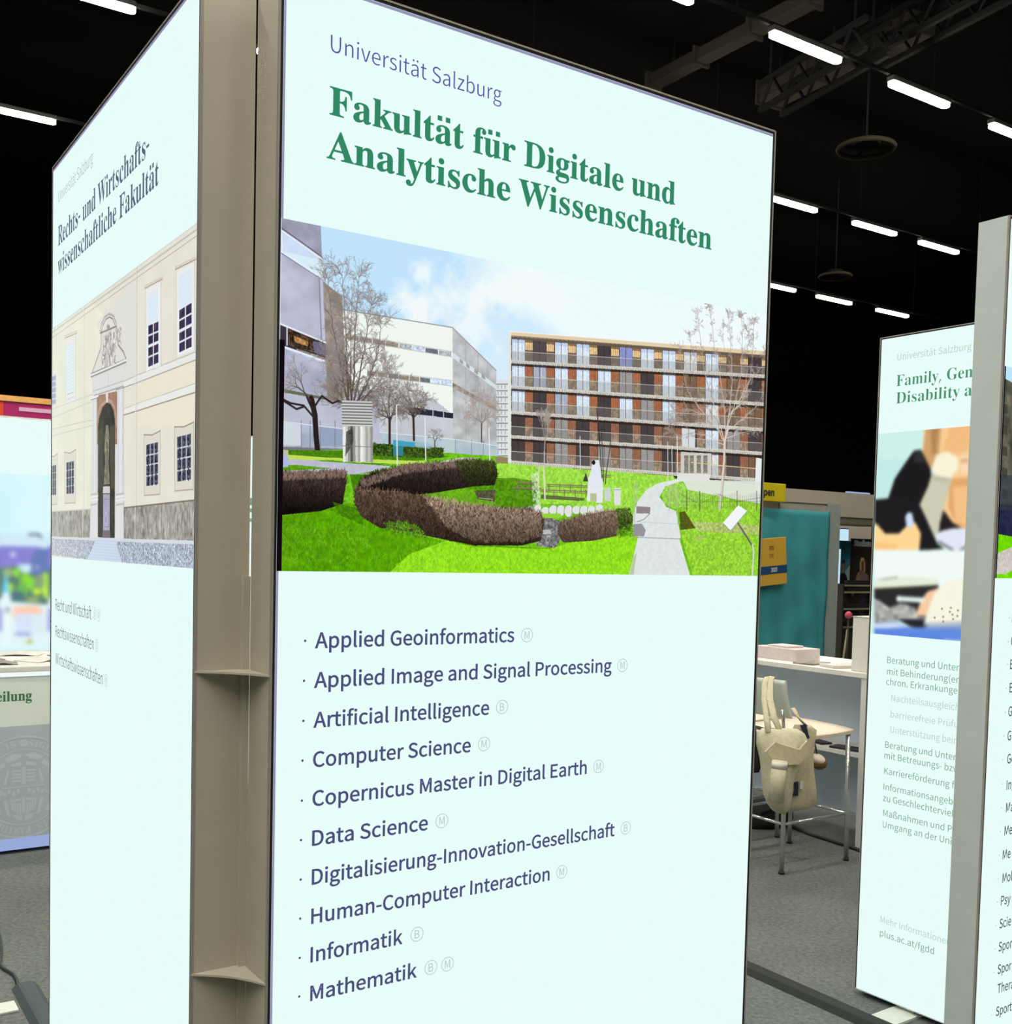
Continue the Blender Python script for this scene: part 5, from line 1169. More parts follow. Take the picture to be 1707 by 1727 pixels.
# ================================================================== left booth: counter, lit wall, fascia
PC = plane_b(6.066); ca0, ca1 = -0.9, 2.0; cz = PC.sz(40, 1124)[1]
cn = thing('counter', 'white counter with round seal and green lettering behind the left light box', 'counter', hall(ca0, 6.066, 0), TH)
def loc(o): o.location.x = -ca0; return o
zb = PC.sz(40, 1224)[1]; LW_ = ca1 - ca0
bm_ = bmesh.new(); add_box(bm_, 0, LW_, 0.012, 0.90, 0.03, cz - 0.03); obj('body', bm_, M['white'], cn)
obj('upper_front', box_bm(0, LW_, 0.0, 0.011, zb, cz - 0.028), M['counter'], cn)
obj('lower_front', box_bm(0, LW_, 0.0, 0.011, 0.081, zb - 0.0005), M['counter_band'], cn)
obj('worktop', box_bm(-0.01, LW_ + 0.01, -0.012, 0.91, cz - 0.0275, cz, 0.003), M['white'], cn)
obj('glow_strip', box_bm(0, LW_, -0.010, -0.002, cz - 0.050, cz - 0.029), M['led_white'], cn)['label'] = 'white light strip under the worktop'
obj('glow_strip', box_bm(0, LW_, -0.004, 0.010, 0.022, 0.080), M['led_blue'], cn)['label'] = 'bluish light strip at the foot'
obj('plinth', box_bm(0.02, LW_ - 0.02, 0.04, 0.88, 0.0, 0.028), M['black'], cn)
loc(lettering('heading_lettering', cn, PC, [('eilung', (-6, 1183.6), (53.8, 1181.0))], 'serif', M['green_ink'], 0.052, y=-0.001, weight=0.006))
# seal: rings, circular lettering, arms in the middle
sx, sz_ = PC.sz(40, 1327); SR = 0.268; AV, AF = [], []
ring_geo(AV, AF, sx, sz_, SR * 0.965, SR, -0.0012, 72); ring_geo(AV, AF, sx, sz_, SR * 0.725, SR * 0.75, -0.0012, 72)
txt = 'SIGILLUM UNIVERSITATIS PARIDIANAE SALISBURGENSIS '
AV2 = []
disc_geo(AV, AF, sx, sz_ + SR * 0.86, SR * 0.075, -0.0012)
n_ = len(txt) + 1
for i, ch in enumerate(txt):
    if ch == ' ': continue
    ang = PI / 2 - 2 * PI * (i + 1.2) / n_
    V, Fc = glyphs(ch, 'serif' if SERIF else 'sans', 0.0); c0 = (V[:, 0].max() + V[:, 0].min()) / 2; h = SR * 0.135; q = len(AV)
    ca_, sa_ = math.cos(ang - PI / 2), math.sin(ang - PI / 2)
    for vx, vz in V:
        lx, lz = (vx - c0) * h * 0.85, SR * 0.79 + vz * h
        AV.append((sx + lx * ca_ - lz * sa_, -0.0012, sz_ + lx * sa_ + lz * ca_))
    AF += [tuple(k + q for k in f) for f in Fc]
def padd(pts):
    q = len(AV); AV.extend([(sx + x * SR, -0.0012, sz_ + z * SR) for x, z in pts]); AF.append(tuple(range(q, q + len(pts))))
for s in (-1, 1):
    padd([(s * .02, .64), (s * .20, .66), (s * .34, .58), (s * .30, .50), (s * .12, .54)]); padd([(s * .36, .52), (s * .52, .40), (s * .46, .34), (s * .32, .44)])
    padd([(s * .04, .50), (s * .24, .46), (s * .20, .40), (s * .04, .42)]); padd([(s * .30, .34), (s * .36, .08), (s * .32, .06), (s * .26, .34)])
    for k in range(4): padd([(s * .05, .34 - k * .065), (s * .22, .34 - k * .065), (s * .21, .30 - k * .065), (s * .05, .30 - k * .065)])
    padd([(s * .52, .30), (s * .62, .20), (s * .60, .00), (s * .50, -.06), (s * .46, .10)]); padd([(s * .40, -.02), (s * .58, -.14), (s * .50, -.22), (s * .36, -.10)])
    for k in range(5): padd([(s * (.08 + .08 * k), -.02 - (k % 2) * .05), (s * (.13 + .08 * k), -.04 - (k % 2) * .05), (s * (.12 + .08 * k), -.12 - (k % 2) * .04), (s * (.07 + .08 * k), -.10 - (k % 2) * .04)])
    padd([(s * .30, -.24), (s * .36, -.24), (s * .30, -.52), (s * .24, -.56)]); padd([(s * .04, -.22), (s * .24, -.24), (s * .22, -.28), (s * .04, -.26)])
    for k in range(4): padd([(s * (.05 + .05 * k), -.32 + .01 * k), (s * (.085 + .05 * k), -.32 + .01 * k), (s * (.075 + .045 * k), -.52 + .03 * k), (s * (.045 + .045 * k), -.54 + .03 * k)])
    padd([(s * .46, -.34), (s * .56, -.36), (s * .46, -.52), (s * .40, -.48)]); padd([(s * .03, -.56), (s * .22, -.52), (s * .14, -.62), (s * .03, -.67)])
padd([(-.035, .40), (.035, .40), (.035, .06), (-.035, .06)]); padd([(-.40, .02), (.40, .02), (.38, -.005), (-.38, -.005)]); padd([(-.03, -.20), (.03, -.20), (.03, -.50), (-.03, -.50)])
me = bpy.data.meshes.new('round_seal'); me.from_pydata(AV, [], AF); loc(obj('round_seal', me, M['emblem'], cn))

PW = plane_b(7.0); wa0, wa1 = -0.9, 2.80; wz = PW.sz(40, 707)[1]
lw = thing('light_wall', 'large lit wall with an old-town picture behind the counter at left', 'light wall', hall(wa0, 7.0, 0), TH)
obj('frame', box_bm(-0.02, wa1 - wa0 + 0.02, 0.006, 0.10, 0.0, wz + 0.012), M['white'], lw)
obj('textile_face', box_bm(0, wa1 - wa0, 0.0, 0.005, 0.06, wz), M['face'], lw)
tz1 = PW.sz(40, 800)[1]; tz0 = 0.86
img = paint_town(PW, wa0, wa1 - 0.18, tz0, tz1)
o = obj('printed_photo', quad_me('printed_photo', 0, wa1 - wa0 - 0.18 - 0.06, tz0, tz1, -0.0006), print_mat('backlit_print', img), lw); crop_uv(o, 0, (wa1 - wa0 - 0.24) / (wa1 - wa0 - 0.18)); o['label'] = 'printed picture of a town with spire'
gz1, gz0 = PW.sz(423, 840)[1], PW.sz(421, 880)[1]
boxes('green_print_bar', [(wa1 - wa0 - 0.235, wa1 - wa0 - 0.12, -0.0014, -0.0006, lerp(gz1, gz0, f1), lerp(gz1, gz0, f0)) for f0, f1 in ((0, .30), (.44, .60), (.86, 1.0))], C_GREENL, lw)
# papers on the counter
rnd = random.Random(4)
pl_specs = [(0.90, 0.42, 0.26, 0.18, 12, 'paper_dark', 'dark printed leaflet lying on the white counter at far left'), (1.16, 0.62, 0.24, 0.17, -20, 'paper', 'pale sheet lying on the white counter beside the dark leaflet'), (1.22, 0.28, 0.24, 0.17, 35, 'paper', 'pale folded sheet on the counter, nearest the left light box'), (0.98, 0.16, 0.18, 0.13, -8, 'paper_dark', 'small printed card at the front edge of the counter'), (1.42, 0.46, 0.24, 0.17, 8, 'paper_dark', 'printed brochure at the back of the counter beside the left light box')]
for a, b, l_, w_, rot, mt, lab in pl_specs:
    bm_ = bmesh.new(); nx = 8; top, bot = [], []
    for i in range(nx + 1):
        x = -l_ / 2 + l_ * i / nx; zz = 0.003 + 0.028 * max(0, math.sin(PI * i / nx) ** 2) * (0.3 + rnd.random() * .2)
        top.append([bm_.verts.new((x, y, zz + 0.004)) for y in (-w_ / 2, w_ / 2)]); bot.append([bm_.verts.new((x, y, zz)) for y in (-w_ / 2, w_ / 2)])
    for i in range(nx):
        bm_.faces.new([top[i][0], top[i + 1][0], top[i + 1][1], top[i][1]]); bm_.faces.new([bot[i][1], bot[i + 1][1], bot[i + 1][0], bot[i][0]])
        bm_.faces.new([top[i][0], bot[i][0], bot[i + 1][0], top[i + 1][0]]); bm_.faces.new([top[i][1], top[i + 1][1], bot[i + 1][1], bot[i][1]])
    bm_.faces.new([top[0][0], top[0][1], bot[0][1], bot[0][0]]); bm_.faces.new([top[-1][1], top[-1][0], bot[-1][0], bot[-1][1]])
    o = obj('leaflet', bm_, M[mt]); o.location = hall(a, 6.066 + b, cz - 0.0025); o.rotation_euler.z = TH + math.radians(rot); tag(o, lab, 'leaflet', 'papers on the left counter')
# fascia beam further back
PF = plane_b(10.0); fz0, fz1 = PF.sz(0, 712)[1], PF.sz(0, 666)[1]; fo = PF.sz(0, 675.5)[1]; ar = PF.sz(6, 690)[0]; fa1 = 2.6; fa0 = 0.2
fs = thing('booth_fascia', 'magenta booth fascia with orange top rail, high above the left counter', 'fascia', hall(fa0, 10.0, 0), TH)
obj('magenta_panel', box_bm(ar - fa0, fa1 - fa0, 0, 0.08, fz0 - .05, fo - 0.001), M['magenta'], fs)
obj('red_panel', box_bm(0, ar - fa0 - 0.001, 0, 0.08, fz0 - .05, fo - 0.001), M['red'], fs)
obj('top_rail', box_bm(0, fa1 - fa0, -0.02, 0.12, fo, fz1), M['orange_wood'], fs)
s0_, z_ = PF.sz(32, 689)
obj('glow_strip', box_bm(s0_ - fa0, fa1 - fa0 - .1, -0.012, -0.002, z_ - 0.020, z_ + 0.012), M['streak_pink'], fs)  # reflection on the glossy panel, built as a thin glowing strip
boxes('post', [(x - .04, x + .04, 0.0, 0.08, 0, fz0 - .05) for x in (0.05, fa1 - fa0 - 0.05)], M['beam'], fs)

# ================================================================== right booth behind the stool
PB = plane_b(9.0); B_ = 9.0
def on_b(px, pl=PB): return pl.sz(*px)
fa0, _ = on_b((1255, 820)); fa1, _ = on_b((1520, 838)); zt = on_b((1330, 824))[1]; zb1 = on_b((1400, 851))[1]; zb2 = on_b((1440, 873))[1]; zb3 = on_b((1440, 884))[1]; ap0 = on_b((1393, 860))[0]; ap1 = on_b((1414, 860))[0]
bw = thing('booth_wall', 'beige booth wall with header beam, behind the teal cloth and the counter', 'booth wall', hall(fa0, B_, 0), TH)
X = lambda a: a - fa0
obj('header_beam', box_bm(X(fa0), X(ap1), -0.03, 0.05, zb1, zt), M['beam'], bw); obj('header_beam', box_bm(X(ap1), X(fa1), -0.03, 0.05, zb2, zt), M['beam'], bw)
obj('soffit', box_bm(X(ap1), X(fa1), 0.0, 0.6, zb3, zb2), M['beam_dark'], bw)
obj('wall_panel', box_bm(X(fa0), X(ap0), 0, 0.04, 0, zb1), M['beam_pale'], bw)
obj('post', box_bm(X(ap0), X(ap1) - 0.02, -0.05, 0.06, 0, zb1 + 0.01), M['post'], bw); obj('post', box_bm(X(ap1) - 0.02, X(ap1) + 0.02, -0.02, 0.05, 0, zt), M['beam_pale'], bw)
obj('panel_joint', box_bm(X(on_b((1313, 850))[0]), X(on_b((1315.5, 850))[0]), -0.004, 0.0, 0, zb1), M['beam_dark'], bw)
# teal cloth hung on the panel
ta0 = on_b((1262, 861))[0]; ta1 = on_b((1391.5, 862))[0]; tz = on_b((1330, 860))[1]
bm_ = bmesh.new(); nx, nz = 26, 30; fr, bk = [], []
for j in range(nz + 1):
    rf, rb = [], []
    for i in range(nx + 1):
        x = (ta1 - ta0) * i / nx; z = 0.25 + (tz - 0.25) * j / nz
        y = -0.075 - 0.012 * math.sin(i * .9 + j * .15) * (1 - j / nz * .4) - 0.006 * math.sin(i * .35 - j * .5)
        rf.append(bm_.verts.new((x, y, z))); rb.append(bm_.verts.new((x, -0.052, z)))
    fr.append(rf); bk.append(rb)
for j in range(nz):
    for i in range(nx):
        f = bm_.faces.new([fr[j][i], fr[j][i + 1], fr[j + 1][i + 1], fr[j + 1][i]]); f.smooth = True; bm_.faces.new([bk[j][i + 1], bk[j][i], bk[j + 1][i], bk[j + 1][i + 1]])
    bm_.faces.new([fr[j][0], fr[j + 1][0], bk[j + 1][0], bk[j][0]]); bm_.faces.new([fr[j + 1][nx], fr[j][nx], bk[j][nx], bk[j + 1][nx]])
for i in range(nx):
    bm_.faces.new([fr[nz][i], fr[nz][i + 1], bk[nz][i + 1], bk[nz][i]]); bm_.faces.new([fr[0][i + 1], fr[0][i], bk[0][i], bk[0][i + 1]])
o = obj('cloth_banner', bm_, M['teal']); o.location = hall(ta0, B_, 0); o.rotation_euler.z = TH
tag(o, 'teal cloth banner hanging on the booth wall right of the big light box', 'banner')
# yellow sign
P8 = plane_b(8.86); ya0, yz0 = P8.sz(1258, 842); ya1, yz1 = P8.sz(1326, 816.5); yz0 = P8.sz(1310, 846)[1]
ys = thing('yellow_sign', 'small yellow sign with dark lettering above the teal cloth', 'sign', hall(ya0, 8.86, 0), TH)
obj('board', box_bm(0, ya1 - ya0, 0, 0.03, yz0, yz1, 0.006), M['yellow'], ys)
obj('bracket', box_bm((ya1 - ya0) * .6, (ya1 - ya0) * .6 + .03, 0.03, 0.105, yz0 + .04, yz0 + .08), M['silver'], ys)
o = lettering('sign_lettering', ys, P8, [('pen', (1288, 836), (1306, 837))], 'sans', M['ink'], 0.085, y=-0.002, weight=0.02); o.location.x = -ya0
# ochre board, tilted
P7 = plane_b(8.80); c0, cz0 = P7.sz(1306, 947)
ob = thing('poster_board', 'tilted ochre board with dark blue band reading 2025 on the teal cloth', 'board', hall(c0, 8.80, cz0), TH)
hw = P7.sz(1327, 947)[0] - c0; hh = (P7.sz(1306, 907)[1] - P7.sz(1306, 987)[1]) / 2; ob.rotation_euler = (0, math.radians(-4.5), TH)
obj('board', box_bm(-hw * 2.2, hw, 0, 0.02, -hh, hh, 0.008), M['ochre'], ob)
obj('blue_band', box_bm(-hw * 2.2, hw + .001, -0.002, 0.0, -hh * .52, -hh * .18), M['blue_band'], ob)
obj('hook', box_bm(-.02, .02, 0.02, 0.112, -.02, .02), M['silver'], ob)
def board_text(text, x1, z, cap, m, w_, kx=.8):
    V, Fc = glyphs(text, 'sans', w_); mx = V[:, 0].max(); me = bpy.data.meshes.new('board_lettering'); me.from_pydata([(x1 + (vx - mx) * cap * kx, -0.0032, z + vz * cap) for vx, vz in V], [], Fc); return obj('board_lettering', me, m, ob)
board_text('STE', -hw * .02, hh * .50, hh * .17, M['ink_olive'], .02); board_text('STE', -hw * .05, hh * .18, hh * .15, M['ink_olive'], .01); board_text('2025', hw * .22, -hh * .44, hh * .19, M['ink_white'], .03)
# things in the passage right of the post
PP = plane_b(9.9)
pa0, pz1 = PP.sz(1432, 885); pa1, _ = PP.sz(1500, 885)
t = thing('partition_panel', 'pale beige partition behind the dark poster rack', 'partition', hall(pa0, 10.2, 0), TH); obj('panel', box_bm(0, pa1 - pa0, 0, .05, 0.04, PP.sz(1450, 884)[1]), M['beam_pale'], t); obj('foot', box_bm(0.02, pa1 - pa0 - .02, 0.005, .045, 0, .04), M['silver'], t)
sa0, sz1 = PP.sz(1414, 892); sa1, sz0 = PP.sz(1430, 912)
t = thing('monitor', 'small bright screen in the passage above the teal poster', 'screen', hall(sa0, 9.9, 0), TH); obj('screen', box_bm(0, sa1 - sa0, -.012, 0, sz0, sz1, .004), M['screen'], t); obj('casing', box_bm(-.012, sa1 - sa0 + .012, 0.0005, .04, sz0 - .012, sz1 + .012), M['black'], t); obj('stand', box_bm((sa1 - sa0) / 2 - .02, (sa1 - sa0) / 2 + .02, .004, .03, 0.02, sz0 - .012), M['black'], t); obj('foot', box_bm((sa1 - sa0) / 2 - .15, (sa1 - sa0) / 2 + .15, -.10, .14, 0, .02), M['black'], t)
PK = plane_b(9.7)
ra0, rz1 = PK.sz(1436.5, 908); ra1, _ = PK.sz(1474, 909); rl0_ = PK.sz(1413, 990)[0]
rk = thing('leaflet_rack', 'dark leaflet rack topped by a poster of a blonde woman, beyond the white pillar', 'rack', hall(rl0_, 9.7, 0), TH); X = lambda a: a - rl0_
obj('back_panel', box_bm(0.0, X(ra1) + .02, 0.02, 0.05, 0.05, PK.sz(1450, 986)[1]), M['rack'], rk)
zp0 = PK.sz(1455, 1040)[1]
o = obj('poster', quad_me('poster', X(ra0), X(ra1), zp0, rz1, 0.0), print_mat('poster_print', paint_poster(True), False), rk); o['label'] = 'dark poster of a woman with long blonde hair'
obj('poster_board', box_bm(X(ra0), X(ra1), 0.001, 0.018, zp0, rz1), M['rack'], rk)
o = lettering('poster_lettering', rk, PK, [('Studium', (1439.5, 921), (1469, 922.5))], 'sans', M['ink_white'], 0.085, y=-.003, weight=.03); o.location.x = -rl0_
ga0, gz1_ = PK.sz(1416, 912); ga1 = X(ra0) + rl0_ - .005; gz0_ = PK.sz(1420, 985)[1]
o = obj('poster', quad_me('poster', X(ga0), X(ga1), gz0_, gz1_, 0.006), print_mat('poster_print', paint_poster(False), False), rk); o['label'] = 'teal poster of a dark-haired person'
obj('poster_board', box_bm(X(ga0), X(ga1), 0.007, 0.019, gz0_, gz1_), M['rack'], rk)
for y_ in (986, 997, 1025, 1055):
    z = PK.sz(1440, y_)[1]
    obj('shelf', box_bm(0.02 if y_ > 990 else 0, X(ra1) + .01, -0.10, 0.0195, z - 0.022, z), M['rail'], rk)
    obj('shelf_leaflets', box_bm(.10, X(ra1) - .04, -0.08, -0.02, z + .0, z + 0.06), M['black_cloth'], rk)
boxes('side_post', [(x - .012, x + .012, -.10, .05, 0, PK.sz(1440, 985)[1]) for x in (0.0, X(ra1))], M['rack'], rk)
obj('glow_strip', box_bm(X(PK.sz(1412.5, 950)[0]), X(PK.sz(1416.5, 950)[0]), -.01, .0, PK.sz(1415, 984)[1], PK.sz(1415, 926)[1]), M['screen'], rk)
st0 = PK.sz(1421, 1060); st1 = PK.sz(1411, 1096)
t = tag(obj('wooden_stick', tube_bm([(0, 0, 0), (st0[0] - st1[0], 0, st0[1] - 0.01)], .016, 8), M['rail']), 'pale stick leaning in the dark passage beside the rack', 'stick'); t.location = hall(st1[0] - .12, 9.52, 0.01); t.rotation_euler.z = TH
q0, qz = PK.sz(1416, 1035)
t = thing('pink_ball', 'small pink object glimpsed beside the leaflet rack', 'ornament', hall(q0 - .16, 9.42, 0), TH); bm_ = bmesh.new(); bmesh.ops.create_uvsphere(bm_, u_segments=14, v_segments=10, radius=.05); obj('ball', bm_, mat('pink_gloss', (.75, .10, .20), .4), t).location.z = qz; obj('stem', tube_bm([(0, 0, 0.01), (0, 0, qz - .04)], .012, 8), M['rack'], t); obj('foot', box_bm(-.08, .08, -.08, .08, 0, .012), M['rack'], t)
# tube light above the booth wall
l0, lz_ = plane_b(10.4).sz(1430, 832); l1, _ = plane_b(10.4).sz(1468, 834)
t = thing('booth_light', 'short bluish strip light just over the top edge of the booth wall', 'strip light', hall(l0, 10.4, 0), TH); obj('tube', box_bm(0, l1 - l0, 0, .05, lz_ - .03, lz_ + .03, .01), M['led_blue'], t); obj('post', box_bm((l1 - l0) / 2 - .02, (l1 - l0) / 2 + .02, .051, .09, 0, lz_), M['beam'], t)

# ------------------------------------------------------------------ counter on the right
KA = 5.09; PK5 = plane_a(KA)
bR = -PK5.sz(1447, 1300)[0]; bL = bR + 1.9; kz = PK5.sz(1400, 1128)[1]
kc = thing('counter', 'white open-backed counter behind the bar stool', 'counter', hall(KA, bR, 0), TH)      # x = u (depth), y = w (length)
obj('worktop', box_bm(-0.01, 0.62, -0.045, bL - bR, kz - 0.030, kz, 0.003), M['white'], kc)
obj('end_panel', box_bm(0.0, 0.60, -0.040, 0.0, 0.0, kz - 0.031), M['white'], kc)
obj('end_panel', box_bm(0.0, 0.60, bL - bR - .04, bL - bR, 0.0, kz - 0.031), M['white'], kc)
obj('back_panel', box_bm(0.36, 0.38, 0.001, bL - bR - .041, 0.10, kz - 0.031), M['white_cool_lit'], kc)  # white panel; cool light is in its bluish colour
sh = PK5.sz(1400, 1266)[1]
obj('shelf', box_bm(0.06, 0.359, 0.001, bL - bR - .041, sh - .022, sh), M['white'], kc)
for k, (a, b, l_, w_, r_, lab) in enumerate(((0.14, .18, .20, .10, 10, 'dark leaflet on the counter shelf, near its right end'), (.16, .42, .16, .08, -14, 'thin dark folder on the middle of the counter shelf'))):
    o = obj('leaflet', box_bm(-l_ / 2, l_ / 2, -w_ / 2, w_ / 2, 0, .012, .002), M['black']); o.location = hall(KA + a, bR + b, sh + .001); o.rotation_euler.z = TH + math.radians(90 + r_); tag(o, lab, 'leaflet', 'papers on the counter shelf')
pa, pz = PK5.sz(1431, 1044); pw = 0.34
t = thing('display_plinth', 'white box-shaped plinth standing on the right counter top', 'plinth', hall(KA + 0.04, -pa, kz), TH); obj('body', box_bm(0, .32, -pw, 0, 0.0, PK5.sz(1445, 1042)[1] - kz, .004), M['white'], t); obj('top_edge', box_bm(-.002, .322, -pw - .002, .002, PK5.sz(1445, 1042)[1] - kz, PK5.sz(1445, 1042)[1] - kz + .006), M['paper'], t)
b1 = -PK5.sz(1320.5, 1095)[0]
t = thing('tissue_box', 'low pale pink carton standing on the left part of the counter top', 'carton', hall(KA + .12, b1, kz), TH); obj('body', box_bm(0, .22, 0, .34, 0, .075, .003), M['pinkpaper'], t); obj('flap', box_bm(.03, .17, .09, .26, .075, .088, .002), M['pinkpaper'], t)
for k, (px, r_, lab, mt) in enumerate((((1345, 1107), 10, 'brown printed card lying on the counter beside the pink carton', 'paper_dark'), ((1408, 1116), -15, 'pile of crumpled leaflets left of the white plinth', 'paper'), ((1424, 1119), 20, 'olive leaflet against the foot of the white plinth', 'paper_dark'))):
    bb = -PK5.sz(*px)[0]; o = obj('leaflet', box_bm(-.10, .10, -.07, .07, 0, .010 + .006 * k, .002), M[mt]); o.location = hall(KA + (.13, .14, .42)[k], bb + (0, .07, .12)[k], kz + .001); o.rotation_euler.z = TH + math.radians(r_); tag(o, lab, 'leaflet', 'papers on the right counter')
pts = [at_floor(*p) for p in ((1300, 1380), (1335, 1396), (1365, 1409), (1440, 1433), (1476, 1447))]
o = obj('floor_cable', tube_bm([(p[0], p[1], .010) for p in pts], .010, 8), M['cable']); tag(o, 'black cable along the foot of the right counter', 'cable')

# ------------------------------------------------------------------ bar stool
FL = np.array(at_floor(1318, 1474)); FR = np.array(at_floor(1427, 1451)); fa_, fb_ = ab(FL); ra_, rb_ = ab(FR)
SWd = ra_ - fa_; SD = 0.40
sz_top = at_y(1430, 1230, FR[1]).z
stl = thing('bar_stool', 'chrome bar stool with cream seat, draped with canvas bags', 'stool', hall(fa_, fb_, 0), TH)
dy = rb_ - fb_
legs = [((0, 0), (.012, .01)), ((SWd, dy), (SWd - .012, dy + .01)), ((SWd, dy + SD), (SWd - .012, dy + SD - .01)), ((0, SD), (.012, SD - .01))]
for (x0, y0), (x1, y1) in legs:
    lg = obj('leg', tube_bm([(x0, y0, 0.012), (x1, y1, sz_top - .02)], .0125, 12), M['chrome'], stl)
    obj('glide', tube_bm([(x0, y0, 0), (x0, y0, .014)], .016, 12), M['black'], lg)
bm_ = bmesh.new(); nx, ny = 12, 8; tp, bt = [], []
for i in range(nx + 1):
    rt_, rb2 = [], []
    for j in range(ny + 1):
        x = -.015 + (SWd + .03) * i / nx; y = -.012 + (SD + .03) * j / ny + dy * i / nx; u_ = i / nx; v_ = j / ny
        z = sz_top - 0.016 * math.sin(PI * u_) * math.sin(PI * v_) - .012 * (1 - v_) ** 4 + 0.012 * u_ ** 6
        rt_.append(bm_.verts.new((x, y, z))); rb2.append(bm_.verts.new((x, y, z - .018)))
    tp.append(rt_); bt.append(rb2)
for i in range(nx):
    for j in range(ny):
        f = bm_.faces.new([tp[i][j], tp[i + 1][j], tp[i + 1][j + 1], tp[i][j + 1]]); f.smooth = True; bm_.faces.new([bt[i][j + 1], bt[i + 1][j + 1], bt[i + 1][j], bt[i][j]])
    bm_.faces.new([tp[i][0], bt[i][0], bt[i + 1][0], tp[i + 1][0]]); bm_.faces.new([tp[i][ny], tp[i + 1][ny], bt[i + 1][ny], bt[i][ny]])
for j in range(ny):
    bm_.faces.new([tp[0][j + 1], bt[0][j + 1], bt[0][j], tp[0][j]]); bm_.faces.new([tp[nx][j], bt[nx][j], bt[nx][j + 1], tp[nx][j + 1]])
obj('seat', bm_, M['cream'], stl)
zf_ = at_y(1326, 1391, FL[1]).z
ring = [(.006, .004), (SWd - .006, dy + .004), (SWd - .006, dy + SD - .004), (.006, SD - .004)]
for k in range(4):
    p, q = ring[k], ring[(k + 1) % 4]; obj('footrest', tube_bm([(p[0], p[1], zf_), (q[0], q[1], zf_)], .008, 8), M['chrome'], stl)
PBk = plane_b(fb_ + .02); b0_ = PBk.sz(1337, 1212); t0_ = PBk.sz(1327.5, 1148)
bm_ = bmesh.new(); f_, k_ = [], []
for j in range(9):
    v_ = j / 8; rowf, rowb = [], []
    for i in range(15):
        s = i / 14; y = .02 + (SD - .02) * s; x = lerp(b0_[0], t0_[0], v_) - fa_ - 0.035 * math.sin(PI * s) - .010 * math.sin(PI * v_); z = lerp(b0_[1], t0_[1], v_)
        rowf.append(bm_.verts.new((x, y, z))); rowb.append(bm_.verts.new((x - .012, y, z)))
    f_.append(rowf); k_.append(rowb)
for j in range(8):
    for i in range(14):
        for g in (f_, k_):
            fc = bm_.faces.new([g[j][i], g[j][i + 1], g[j + 1][i + 1], g[j + 1][i]]); fc.smooth = True
    bm_.faces.new([f_[j][0], f_[j + 1][0], k_[j + 1][0], k_[j][0]]); bm_.faces.new([f_[j][14], f_[j + 1][14], k_[j + 1][14], k_[j][14]])
for i in range(14):
    bm_.faces.new([f_[8][i], f_[8][i + 1], k_[8][i + 1], k_[8][i]]); bm_.faces.new([f_[0][i], f_[0][i + 1], k_[0][i + 1], k_[0][i]])
bmesh.ops.recalc_face_normals(bm_, faces=bm_.faces)
obj('backrest', bm_, mat('glossy_pale_laminate', (.60, .66, .60), .22, var=.02), stl)
for y in (.06, SD - .06):
    su = tube_bm([(.012, y, sz_top - .015), (b0_[0] - fa_ - .02, y, sz_top + .03), (b0_[0] - fa_ - .035, y, b0_[1] + .05)], .009, 8)
    obj('back_support', su, M['chrome'], stl)
g2 = ab(at_floor(1310, 1412))
copy_thing(stl, hall(g2[0] - SWd, g2[1] - dy, 0), TH, 'second bar stool, almost hidden behind the big light box and the bags')
for k, (da, db, r_, lab) in enumerate(((.05, .22, 70, 'black pen lying on the stool seat beside the backrest'), (.09, .30, 80, 'second black pen on the stool seat, farther from the viewer'))):
    o = obj('pen', tube_bm([(-.07, 0, .006), (.05, 0, .006), (.075, 0, .006)], [.006, .006, .002], 8), M['black']); o.location = hall(fa_ + da, fb_ + db, sz_top - .004); o.rotation_euler.z = TH + math.radians(r_); tag(o, lab, 'pen', 'pens on the stool')

# ------------------------------------------------------------------ canvas bags on the stool
def rows_px(spec, Y, x0):
    out = []
    for y, xl, xr, hd in spec:
        p, q = at_y(xl, y, Y), at_y(xr, y, Y); out.append(((p.x + q.x) / 2 - x0, 0.0, (p.z + q.z) / 2, (q.x - p.x) / 2, hd))
    return out
Y1 = 5.37; x1 = at_y(1316, 1300, Y1).x
tb = thing('tote_bag', 'bulging beige canvas bag with a rolled tube, front one on the stool', 'bag', (x1, Y1, 0), 0, 'canvas bags on the stool')
r1 = rows_px([(1371, 1310, 1325, .02), (1366, 1302, 1330, .045), (1356, 1294, 1333, .065), (1340, 1288, 1335, .08), (1318, 1286, 1337, .085), (1298, 1284, 1344, .085), (1282, 1282, 1350, .08), (1268, 1279, 1357, .075), (1256, 1276, 1361, .065), (1246, 1276, 1362, .055), (1236, 1279, 1357, .04), (1229, 1285, 1346, .025)], Y1, x1)
obj('body', loft_bm(r1, 40, 3, .10), M['canvas'], tb)
def P_(x, y, Y): v = at_y(x, y, Y); return (v.x - x1, v.y - Y1, v.z)
flap = bmesh.new(); add_prism(flap, [(P_(x, y, Y1)[0], P_(x, y, Y1)[2]) for x, y in ((1283, 1262), (1300, 1246), (1318, 1252), (1340, 1258), (1352, 1244), (1356, 1262), (1340, 1282), (1318, 1284), (1296, 1276))], -.100, -.078); obj('folded_rim', flap, M['canvas_tan'], tb)
obj('strap', tube_bm([P_(1297, 1236, Y1 - .03), P_(1293, 1210, Y1 + .02), P_(1289, 1180, Y1 + .10), P_(1290, 1152, Y1 + .16), P_(1294, 1143, Y1 + .19), P_(1299, 1143, Y1 + .22)], .016, 8, rx=.006), M['canvas'], tb)
obj('strap', tube_bm([P_(1316, 1234, Y1 - .02), P_(1305, 1208, Y1 + .02), P_(1298, 1178, Y1 + .10), P_(1298, 1152, Y1 + .16), P_(1300, 1142, Y1 + .19), P_(1303, 1143, Y1 + .22)], .020, 8, rx=.006), M['canvas'], tb)
